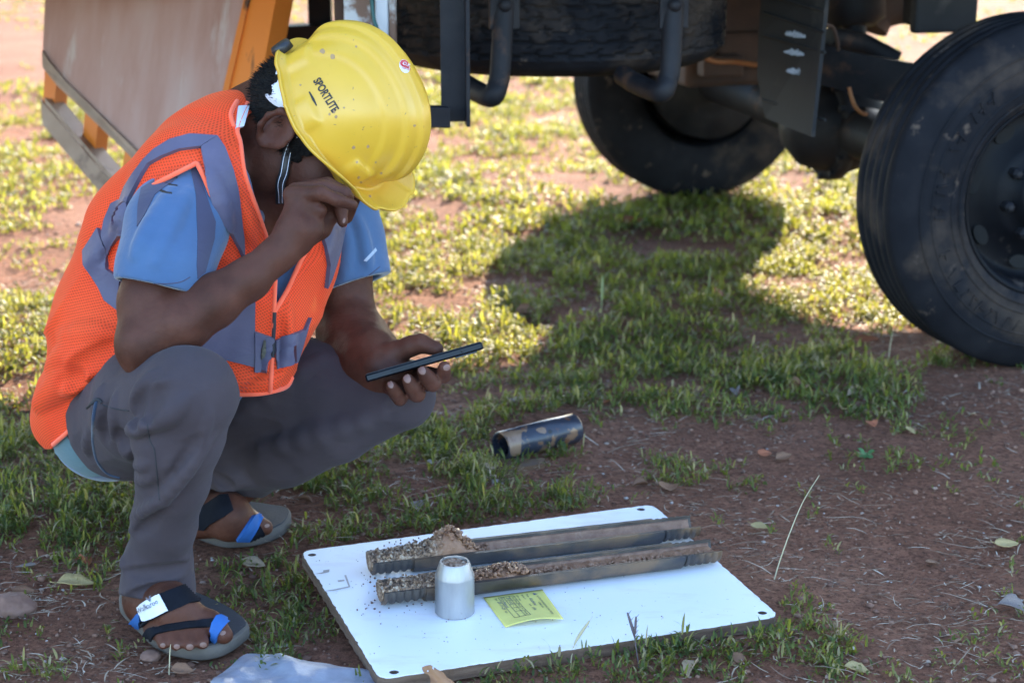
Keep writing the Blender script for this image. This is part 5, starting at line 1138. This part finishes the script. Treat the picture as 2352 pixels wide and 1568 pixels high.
soil_core(s1, lambda f, t: (np.where(f < .30, -.001, -.001-.016*np.clip((f-.30)/.06, 0, 1)), .022*g(f, .235, .036)+.010*g(f, .19, .04)+.006*g(f, .12, .03)+.003*(f < .3)), lambda f: np.clip(1-(f-.17)/.05, 0, 1), 'heaped soil core, dry and speckled at one end, in the sampler half nearer the man', 3,
          [(.02,.2,-.016,.016,160,.0012,.003,.002), (.2,.3,-.016,.016,110,.0016,.0042,.004), (.3,.36,-.01,.017,40,.0014,.0035,.001), (.36,.5,.0,.017,14,.0012,.003,.001)])
soil_core(s2, lambda f, t: (np.where(f < .24, -.002, np.where(f < .42, -.004, -.0075)), .003*(f < .25)+.007*g(f, .36, .04)+.004*g(f, .30, .03)), lambda f: np.clip(1-(f-.20)/.06, 0, 1), 'crumbly brown soil core lying in the sampler half beside the metal shoe', 8,
          [(.0,.22,-.016,.016,140,.0012,.003,.002), (.24,.43,-.015,.015,240,.0014,.0036,.004), (.43,.55,-.013,.006,70,.0016,.0036,.003), (.55,.98,-.016,-.004,120,.0012,.0034,.002), (.6,.8,-.012,-.0,40,.002,.0042,.002)])
def bits(n, seed):
    rg = np.random.default_rng(seed); o = np.array([[1,0,0],[-1,0,0],[0,1,0],[0,-1,0],[0,0,1],[0,0,-1.]]); f = np.array([[0,2,4],[2,1,4],[1,3,4],[3,0,4],[2,0,5],[1,2,5],[3,1,5],[0,3,5]]); V, C_ = [], []
    for (u, v, su, sv, k, r0) in ((950,1250,45,14,60,.0011), (880,1325,30,25,45,.001), (860,1370,25,20,26,.0012), (930,1395,60,20,22,.0009), (1180,1440,250,45,60,.0006), (1000,1300,250,60,50,.0006)):
        for _ in range(k):
            x, y = rg.normal(u, su), rg.normal(v, sv); p = b2(x, y)
            if abs(p[0]) > BW/2-.01 or abs(p[1]) > BD/2-.01: continue
            r = r0*rg.uniform(.5, 1.8); V.append(bo+bx*p[0]+by*p[1]+BN*r*.6+o*r*rg.uniform(.6, 1.3, (6, 1))); C_.append(np.full(6, rg.random()*.55))
    n = len(V); C_ = np.concatenate(C_); return np.concatenate(V), (f[None]+(np.arange(n)*6)[:, None, None]).reshape(-1, 3), np.stack([C_, C_, C_], -1)
put('soil_bits', *bits(0, 4), CRUMB, 'dark crumbs of soil dropped on the white board', 'soil')
# ---- driving shoe
ALU = mat('scuffed_aluminium', [(.24, .24, .25), (.33, .33, .34), (.42, .42, .43)], 30, .42, .7, .25, 160, stretch=(1, 1, .25), over=[((.16, .13, .10), 22, .66, .06), ((.22, .20, .17), 9, .64, .15)])
sc_ = bp(1044.5, 1404); e = .0255
shoe = MB().lathe([(0, 0), (.0245, 0), (e, .001), (e, .050), (.0252, .0525), (.0222, .061), (.0198, .0685), (.0188, .0705), (.0165, .0705), (.0160, .066), (.015, .05), (0, .05)], sc_+BN*.0004, BN, 72).build('driving_shoe', ALU, label='round tapered metal drive shoe standing on the white board', cat='drive shoe'); shoe.data.set_sharp_from_angle(angle=R(30))
pts = np.array([(r*math.cos(a), r*math.sin(a)) for r in np.linspace(0, .0162, 9) for a in np.linspace(0, 2*math.pi, 25)[:-1]]); hh = .0665+(fbm(np.concatenate([pts*160, pts[:, :1]*0], 1), 5, 3)-.35)*.008
V = [sc_+bx*p[0]+by*p[1]+BN*h for p, h in zip(pts, hh)]; F = [(i*24+j, i*24+(j+1) % 24, (i+1)*24+(j+1) % 24, (i+1)*24+j) for i in range(8) for j in range(24)]
plug = MB().add(V, F, True).mesh(); a2 = plug.attributes.new('tone', 'FLOAT_VECTOR', 'POINT'); a2.data.foreach_set('vector', np.full(len(V)*3, .75, np.float32)); link('soil_plug', plug, SOILM, label='plug of dried soil filling the top of the metal drive shoe', cat='soil plug')
# ---- yellow record card
zc7 = lambda x, y: (1091+x*.09765, 1337.9+y*.09765)
Q = [bp(*zc7(1580, 145), .0008), bp(*zc7(2095, 850), .006), bp(*zc7(715, 1040), .0012), bp(*zc7(190, 335), .0008)]       # top-left, top-right, bottom-right, bottom-left in reading order
def cardp(a, b_, off=0.):
    p = Q[0]*(1-a)*(1-b_)+Q[1]*a*(1-b_)+Q[2]*a*b_+Q[3]*(1-a)*b_; return p+BN*(off+.0055*math.sin(math.pi*b_)*a**3+.0002)
CARD = mat('yellow_card', [(.64, .57, .15), (.70, .63, .19)], 14, .8, 0, .1, 300)
n = 18; V = [cardp(i/n, j/n) for i in range(n+1) for j in range(n+1)]; F = [(i*(n+1)+j, (i+1)*(n+1)+j, (i+1)*(n+1)+j+1, i*(n+1)+j+1) for i in range(n) for j in range(n)]
b = MB().add(V, F, True).mesh(); bm = bmesh.new(); bm.from_mesh(b); bmesh.ops.recalc_face_normals(bm, faces=bm.faces); bmesh.ops.solidify(bm, geom=list(bm.faces), thickness=.0003); bm.to_mesh(b); bm.free()
card = link('record_card', b, CARD, label='yellow paper record card with a printed table on the white board', cat='card')
inv = np.array([1580., 145]); e1_ = np.array([2095-1580, 850-145.]); e2_ = np.array([190-1580, 335-145.]); Mi = np.linalg.inv(np.stack([e1_, e2_], 1))
def cab(x, y): return Mi@(np.array([x, y])-inv)
INK2 = mat('card_ink', [(.10, .10, .09), (.13, .13, .12)], 30, .8, 0, 0); BLUE_INK = mat('blue_ink', [(.06, .07, .15), (.09, .1, .18)], 30, .8, 0, 0)
def ctext(s, p0, p1, h, m_=INK2, sh=0):
    V, F = text2d(s, 1, .01, sh); a0, a1 = cab(*p0), cab(*p1); w_ = V[:, 0].max()-V[:, 0].min(); hg = max(V[:, 1].max(), .3); d = a1-a0
    W = [cardp(*(a0+d*(x-V[:, 0].min())/w_-np.array([0, 1])*y/hg*h), .0006) for x, y in V]; link('print', mesh_np('print', W, F), m_, card)
def cline(p0, p1, w_=.006): 
    a0, a1 = cab(*p0), cab(*p1); d = a1-a0; L = np.hypot(d[0]*.062, d[1]*.082); nrm_ = np.array([-d[1]*.082/.062, d[0]*.062/.082])/L*w_*.06; k = 8
    V = []; 
    for i in range(k+1): c = a0+d*i/k; V += [cardp(*(c+nrm_), .0006), cardp(*(c-nrm_), .0006)]
    return V, [(2*i, 2*i+1, 2*i+3, 2*i+2) for i in range(k)]
b = MB()
for l in (((545,355),(905,305)),((930,855),(1305,790)),((905,305),(1305,790)),((795,325),(1185,805)),((665,340),(1050,830)),((545,355),(930,855)),((735,430),(980,400)),((810,520),(1055,490)),((885,605),(1125,575)),((960,690),(1200,660))): b.add(*cline(*l))
b.build('table_lines', INK2, card)
for s, p0, p1, h in (('A.J CIVIL ENGINEERING SOLUTIONS',(1445,305),(1815,760),.035), ('COIMBATORE',(1480,460),(1590,600),.03), ('Project:',(1195,270),(1250,345),.03), ('Depth:',(1262,505),(1310,560),.03), ('BH No: 01',(1080,285),(1170,395),.03), ('SPT N Value',(955,300),(1060,430),.03),
                    ('15cm',(865,340),(895,388),.032), ('30cm',(925,420),(970,482),.032), ('45cm',(1000,510),(1040,565),.032), ('N',(1085,620),(1100,640),.032), ('Remarks',(1145,690),(1210,785),.032), ('Date',(465,378),(505,425),.03), ('Sign',(700,675),(740,728),.03)): ctext(s, p0, p1, h)
for s, p0, p1, h in (('Kuthirai',(1270,370),(1410,550),.05), ('1.5m',(1335,590),(1400,670),.05), ('25',(725,355),(770,405),.05), ('0.2',(795,450),(840,505),.05), ('-',(880,545),(890,565),.02), ('-',(955,630),(965,650),.02), ('8 Cm Rebound',(590,370),(750,600),.045), ('25-11-25',(520,450),(670,650),.05)): ctext(s, p0, p1, h, BLUE_INK, .3)
b = MB().add([cardp(*cab(x, y), .0007) for x, y in ((1355,245),(1480,265),(1385,290))], [(0, 1, 2)]); b.build('emblem', BLUE_INK, card)

# ================================================================ pipe, puddle, plastic sheet, stone
PA, PB = gnd(1149, 1024, .026), gnd(1319, 982, .026); PIPEM = mat('wet_painted_pipe', [(.022, .025, .038), (.04, .044, .06)], 14, .3, .1, .25, 90, over=[((.20, .115, .07), 34, .54, .05), ((.14, .06, .03), 70, .6, .05)])
L = np.linalg.norm(PB-PA); pd = nrm(PB-PA)
pipe = MB().lathe([(.0205, .001), (.0235, 0), (.0243, .002), (.0243, L*.27), (.0250, L*.272), (.0250, L-.002), (.024, L), (.0215, L), (.0205, L-.004)], PA, pd, 56); pipe.F += []
pipe = pipe.lathe([(.0205, .001), (.0205, L-.004)], PA, pd, 56).build('steel_pipe', PIPEM, label='short wet steel pipe with flaking blue paint lying on the grass', cat='pipe')
PIPEB = BVHTree.FromPolygons([pipe.matrix_world @ v.co + pipe.location*0 if False else v.co+Vector(pipe.location) for v in pipe.data.vertices], [tuple(p.vertices) for p in pipe.data.polygons])
z5b = lambda x, y: (1033.6+x*.14648, 918.7+y*.14648)
patch('bolt_hole', [z5b(1568+32*math.cos(a), 488+32*math.sin(a)) for a in np.linspace(0, 6.283, 13)[:-1]], PIPEB, INK, pipe, .0004, 3, 0)
MUDW = mat('wet_mud', [(.16, .095, .06), (.22, .14, .09)], 60, .3, 0, .2)
for pl in ([z5b(850,520),z5b(1040,470),z5b(1180,460),z5b(1200,490),z5b(1125,500),z5b(1115,700),z5b(1090,850),z5b(960,860),z5b(930,700),z5b(900,600)], [z5b(1350,450),z5b(1460,420),z5b(1510,480),z5b(1480,520),z5b(1380,490)]): patch('mud_patch', pl, PIPEB, MUDW, pipe, .0006, 4, .0004, True, True)
def puddle(pl, name='puddle', h=.006):
    P = cspline([gnd(*z5b(*p)) for p in pl], 5); z = max(float(gh(np.array(p[0]), np.array(p[1]))) for p in P)*.5+.5*float(gh(np.array(P[0][0]), np.array(P[0][1])))+h
    m, t, b = nodes('muddy_water'); b.inputs['Base Color'].default_value = (.13, .075, .045, 1); b.inputs['Roughness'].default_value = .04; bump(t, b, noise(t, 40, 2), .05, .002)
    c = sum(P)/len(P); V = [(p[0], p[1], z) for p in P]+[(p[0]+(p[0]-c[0])*.12, p[1]+(p[1]-c[1])*.12, z-.02) for p in P]; n_ = len(P)
    link(name, MB().add(V, [tuple(range(n_))]+[(i, (i+1) % n_, n_+(i+1) % n_, n_+i) for i in range(n_)]).mesh(), m, kind='structure')
puddle([(700,1010),(960,980),(1250,1000),(1480,990),(1420,1080),(1150,1130),(1050,1200),(1000,1290),(700,1320),(560,1280),(600,1130)])
def plastic():
    out = cspline([(478,1600),(512,1558),(560,1514),(595,1511),(645,1516),(700,1524),(770,1538),(830,1548),(866,1556),(868,1585),(864,1640),(760,1680),(560,1690),(440,1650)], 5)
    pts = [Vector(p) for p in out]; n_ = len(pts); P = np.array(out); g_ = np.stack(np.meshgrid(np.arange(430, 880, 6), np.arange(1505, 1700, 6)), -1).reshape(-1, 2).astype(float); g_ = g_[sd_poly(out, g_) < -4]
    vs, _, fs, *_ = delaunay_2d_cdt(pts+[Vector(p) for p in g_], [(i, (i+1) % n_) for i in range(n_)], [], 1, 1e-4); W = []
    for v in vs:
        p = gnd(v[0], v[1], .0); e_ = -sd_poly(out, np.array([[v[0], v[1]]]))[0]; q = np.array([p[0], p[1], 0])
        r1 = 1-abs(2*float(vnoise(q*np.array([16, 26, 1]), 61))-1); r2 = 1-abs(2*float(vnoise(q*np.array([40, 55, 1]), 63))-1); W.append(np.array([p[0], p[1], float(gh(np.array(p[0]), np.array(p[1])))+.006+min(e_/25, 1)*.005+r1**2*.007+r2**2*.003]))
    me = smooth(mesh_np('plastic_sheet', W, [tuple(f) for f in fs])); m, t, b = nodes('milky_plastic'); b.inputs['Base Color'].default_value = (.36, .38, .45, 1); b.inputs['Roughness'].default_value = .35
    b.inputs['Transmission Weight'].default_value = .0; tp = t.nodes.new('ShaderNodeBsdfTransparent'); ms = t.nodes.new('ShaderNodeMixShader'); t.links.new(ramp(t, noise(t, 30, 4), [(.3, (.55, .55, .55)), (.7, (.85, .85, .85))]), ms.inputs[0]); t.links.new(tp.outputs[0], ms.inputs[1]); t.links.new(b.outputs[0], ms.inputs[2]); t.links.new(ms.outputs[0], t.nodes['Material Output'].inputs[0])
    bump(t, b, noise(t, 150, 4, dist=2), .4, .002); link('plastic_sheet', me, m, label='crumpled translucent plastic sheet on the soil beside the white board', cat='plastic sheet')
plastic()
ROCK = mat('brown_stone', [(.13, .068, .048), (.20, .11, .082), (.26, .155, .12)], 30, .9, 0, .6, 80)
def stone(u, v, r, seed, label):
    bm = bmesh.new(); bmesh.ops.create_icosphere(bm, subdivisions=4, radius=1); V = np.array([x.co for x in bm.verts]); F = [tuple(y.index for y in f.verts) for f in bm.faces]; bm.free()
    d = 1+.5*(fbm(V*1.3+seed, seed, 3)-.5)+.18*(fbm(V*4+seed, seed+3, 2)-.5); V = V*d[:, None]*np.array([1.15, .95, .72])*r; p = gnd(u, v); p[2] = float(gh(np.array(p[0]), np.array(p[1]))); V = V+p+np.array([0, 0, r*.35])
    link('stone', smooth(mesh_np('stone', V, F)), ROCK, label=label, cat='stone')
stone(32, 1400, .024, 3, 'fist-sized brown stone at the left edge beside the sandalled foot'); stone(1448, 1185-8, .010, 7, 'small pale stone beside the far right corner of the board'); stone(345, 1512, .011, 9, 'small brown stone in front of the near sandal')

# ================================================================ fallen leaves and tall stems
LM = [mat('dry_leaf_%s' % k, c, 25, .7, 0, .4, 90) for k, c in (('brown', [(.16, .075, .04), (.24, .12, .065)]), ('tan', [(.30, .20, .12), (.40, .29, .18)]), ('yellow', [(.36, .25, .10), (.44, .33, .15)]), ('rust', [(.26, .075, .03), (.34, .11, .05)]), ('grey', [(.20, .15, .13), (.28, .22, .19)]))]
def leaf_mesh(seed, curl, fold):
    rg = random.Random(seed); n = 12; V, F = [], []
    for i in range(n+1):
        t = i/n; w_ = .30*math.sin(math.pi*t**.8)**.9*(1+rg.uniform(-.1, .1)); x = t-.5
        for j in (-1, -.5, 0, .5, 1): V.append((x, w_*j+rg.uniform(-.008, .008), curl*(x*x*2.2+.12*math.sin(5*x+seed))+fold*abs(j)*w_*1.1+rg.uniform(-.012, .012)))
    F = [(i*5+j, i*5+j+1, i*5+j+6, i*5+j+5) for i in range(n) for j in range(4)]; V += [(-.5, 0, curl*.55), (-.5, .02, curl*.55), (-.68, .03, curl*.9), (-.68, .015, curl*.9)]; k = len(V); F.append((k-4, k-3, k-2, k-1))
    me = mesh_np('leaf', V, F); bm = bmesh.new(); bm.from_mesh(me); bmesh.ops.solidify(bm, geom=list(bm.faces), thickness=.02); bm.to_mesh(me); bm.free(); return smooth(me)
LMESH = [[leaf_mesh(s, c, f) for s, c, f in ((1, .25, .4), (2, -.2, .9), (3, .5, .2), (4, .1, .6))] for _ in LM]
for i, ms in enumerate(LMESH):
    for m_ in ms: m_.materials.clear(); m_.materials.append(LM[i])
def leaf(u, v, size, rot, m_, k, tilt=(0, 0), lift=.004, label=None, group=None):
    o = bpy.data.objects.new('fallen_leaf', LMESH[m_][k]); COL.objects.link(o); p = gnd(u, v); o.location = (p[0], p[1], float(gh(np.array(p[0]), np.array(p[1])))+lift+abs(math.sin(tilt[0]))*size*.2); o.rotation_euler = (tilt[0], tilt[1], R(rot)); s = size; o.scale = (s, s, s); return tag(o, label, 'leaf', group)
leaf(583, 1296, .040, -25, 1, 0, (.25, .1), label='pale brown curled leaf on the grass between the two sandals')
leaf(1534, 1122, .036, 10, 0, 2, (.3, 0), label='curled brown leaf on bare soil beyond the far right of the board')
leaf(1932, 950, .034, 80, 2, 3, (.5, .2), label='yellowish leaf at the edge of the grass tuft right of the pipe')
leaf(1830, 905, .05, 120, 0, 1, (.6, .3), label='large dark brown leaf lying in the grass below the truck tyre')
leaf(1745, 1222, .030, -35, 2, 0, (.2, 0), label='small yellow-brown leaf on bare soil right of the samplers')
leaf(1916, 1470, .034, 95, 1, 1, (1.0, .2), label='tan leaf standing on edge right of the board corner'); leaf(1968, 1551, .034, -20, 2, 3, (.1, .1), label='yellow-green leaf at the bottom edge right of the board')
leaf(1210, 725, .06, 0, 0, 1, (.3, .2), label='dark leaf half hidden in the sunlit grass strip'); leaf(1450, 520, .07, 20, 3, 0, (.3, 0), label='rust-red leaf in the shaded grass under the truck')
leaf(1650, 690, .05, 50, 3, 1, (.4, 0), label='rust-red leaf at the sunny edge of the truck shadow'); leaf(1990, 793, .05, 5, 3, 0, (.2, 0), label='rust-red leaf on bare soil in front of the near tyre')
leaf(175, 1345, .052, 12, 2, 3, (.15, .1), label='long yellowish leaf on the soil left of the near sandal'); leaf(55, 1362, .034, -10, 0, 0, (.2, 0), label='brown leaf beside the stone at the left edge')
leaf(2310, 1258, .04, 15, 2, 0, (.2, .1), label='yellow-green leaf on the soil at the right edge'); leaf(2325, 1395, .04, -30, 4, 1, (.3, .1), label='grey-brown leaf on the soil near the lower right edge')
rgl = random.Random(21)
for (u, v, m_, k, wh) in ((1560,915,0,0,'in the grass tips left of the yellow-leaf tuft'),(1610,905,0,2,'at the front of the grass strip below the mud flap'),(1690,905,4,1,'in the grass strip midway between pipe and tyre'),(1800,1050,0,3,'on bare soil below the yellowish leaf'),(1755,1042,3,0,'on bare soil left of the small green weed'),
 (1960,912,1,1,'on the grass tuft right of the yellowish leaf'),(2000,985,3,2,'on the soil edge under the right grass tuft'),(2090,1000,2,0,'on the soil right of the small green weed'),(1470,1110,0,1,'on the grass below the right end of the pipe'),(1130,1085,1,2,'standing at the left edge of the muddy puddle'),(830,1075,0,0,'in the grass under the man\'s far knee'),
 (960,1165,4,3,'in the grass behind the board\'s far edge'),(700,1150,0,1,'in the grass right of the far sandal'),(330,1240,1,0,'in the grass behind the near trouser leg'),(190,1290,3,1,'on the soil left of the near trouser leg'),(120,1230,0,2,'on the soil at far left below the vest'),(60,1300,4,0,'on the soil above the stone at the left edge'),
 (1390,930,3,3,'in the grass above the right end of the pipe'),(2230,960,1,3,'on bare soil below the near tyre'),(2140,1290,0,0,'on bare soil in the middle of the right side'),(1700,1530,0,2,'in the grass at the bottom right of the board'),(1590,1545,1,1,'in the grass below the board\'s near edge'),(420,1548,0,3,'on the soil under the near sandal\'s toes'),(1180,930,4,2,'in the grass above the left mouth of the pipe')):
    leaf(u, v, rgl.uniform(.024, .038), rgl.uniform(0, 360), m_, k, (rgl.uniform(-.3, .5), rgl.uniform(-.3, .3)), label='small %s leaf %s' % (('brown', 'tan', 'yellowish', 'rust-red', 'grey-brown')[m_], wh), group='dry leaves scattered on the ground')
# small broad-leaved weed on the bare soil
def weed(u, v):
    p = gnd(u, v); p[2] = float(gh(np.array(p[0]), np.array(p[1]))); rg = random.Random(6); e_ = empty('weed', tuple(p), label='small green broad-leaved weed on bare soil below the grass tuft', cat='weed'); wm = mat('weed_leaf', [(.05, .13, .04), (.08, .18, .06)], 40, .5, 0, .2)
    for k in range(15):
        a = rg.uniform(0, 6.283); d = np.array([math.cos(a), math.sin(a), rg.uniform(.2, .7)]); L = rg.uniform(.010, .020); s = nrm(np.cross(d, TZ))*.0045; q = p+d*L*.5
        MB().add([p, q-s+TZ*.002, q+s+TZ*.002, p+d*L*.85-s*.9, p+d*L*.85+s*.9, p+d*L-TZ*.003], [(0, 1, 2), (1, 3, 4, 2), (3, 5, 4)], True).build('leaf', wm, e_)
weed(1990, 1048)
# leaf with holes leaning on the near edge of the board
zl = lambda x, y: ((800+x/2.138)*.5742, (2500+y/2.138)*.5742)
def edge_leaf():
    out = [zl(*p) for p in ((1900,355),(1960,335),(1990,345),(2030,375),(2080,400),(2110,440),(2150,465),(2180,500),(2120,520),(1985,500),(1970,460),(1955,420),(1915,400))]; P = cspline(out, 3); pts = [Vector(p) for p in P]; n_ = len(pts); g_ = np.stack(np.meshgrid(np.arange(965, 1045, 4), np.arange(1525, 1580, 4)), -1).reshape(-1, 2).astype(float); g_ = g_[sd_poly(P, g_) < -2]
    vs, _, fs, *_ = delaunay_2d_cdt(pts+[Vector(p) for p in g_], [(i, (i+1) % n_) for i in range(n_)], [], 1, 1e-4); z0 = proj(bp(980, 1545)[None])[0][2]
    W = [at(v[0], v[1], z0-.022-(v[1]-1540)*.0004+.004*math.sin((v[0]-v[1])*.12)) for v in vs]; hl = [zl(1995, 358), zl(1945, 383)]
    fs = [f for f in fs if all(np.linalg.norm(sum(np.array(vs[i]) for i in f)/3-np.array(h)) > 2.4 for h in hl)]; me = smooth(mesh_np('fallen_leaf', W, [tuple(f) for f in fs])); bm = bmesh.new(); bm.from_mesh(me); bmesh.ops.solidify(bm, geom=list(bm.faces), thickness=.0005); bm.to_mesh(me); bm.free()
    link('fallen_leaf', me, mat('orange_brown_leaf', [(.26, .12, .05), (.36, .18, .09)], 40, .6, 0, .4, 120), label='orange-brown leaf with two holes leaning on the board\'s near edge', cat='leaf')
edge_leaf()
STEM = [mat('green_stem', [(.16, .20, .07), (.24, .26, .12)], 30, .6, 0, 0), mat('dry_stem', [(.40, .34, .20), (.5, .43, .28)], 30, .7, 0, 0), mat('dark_seed', [(.08, .06, .07), (.13, .09, .09)], 30, .7, 0, 0)]
def stem(pts, dz, r, m_, label, head=None):
    b0 = gnd(*pts[0]); z = proj(b0[None])[0][2]; P = [b0-np.array([0, 0, .004])]+[at(u, v, z+d) for (u, v), d in zip(pts[1:], dz)]; S_ = spline(P, 6); n_ = len(S_); b = MB().tube(S_, [r*(1-.6*i/n_) for i in range(n_)], 6)
    if head:
        k = int(n_*head); b.tube(S_[k:], [r*(.6+1.6*math.sin(math.pi*(i+.6)/(n_-k+.6))) for i in range(n_-k)], 6)
        for q in S_[k::2]: b.tube([q, q+np.array([.004, .0, .006])], [r*.5, r*.2], 4)
    b.build('grass_stem', STEM[m_], label=label, cat='grass stem')
stem([(1775,1336),(1790,1290),(1815,1220),(1845,1150),(1882,1090)], (.0, .0, .01, .02), .0011, 1, 'tall thin dry stem leaning over the soil right of the board')
stem([(1308,1532),(1316,1490),(1328,1462),(1354,1424)], (.0, .0, .0), .0010, 1, 'pale grass stem in front of the board near the card', .45)
stem([(1470,1540),(1460,1480),(1455,1450),(1441,1405)], (.0, .0, .0), .0010, 2, 'dark seed stem in front of the board, the taller of the pair', .5)
stem([(1472,1542),(1460,1480),(1459,1450),(1461,1414)], (.0, .0, .0), .0008, 2, 'thin straight stem in front of the board, the shorter of the pair', .6)
stem([(1380,730),(1382,690),(1384,635)], (.0, .0), .0016, 0, 'green stem standing up in the shaded grass under the truck', .5); stem([(1625,680),(1630,640),(1632,612)], (.0, .0), .0018, 0, 'bright green stem lit by sun at the edge of the truck shadow')
stem([(2040,830),(2045,790),(2052,755)], (0, 0), .0013, 1, 'thin pale stem rising from the grass tuft below the near tyre'); stem([(388,1545),(390,1500),(392,1478)], (0, 0), .0010, 1, 'short straw stem poking up in front of the near sandal')
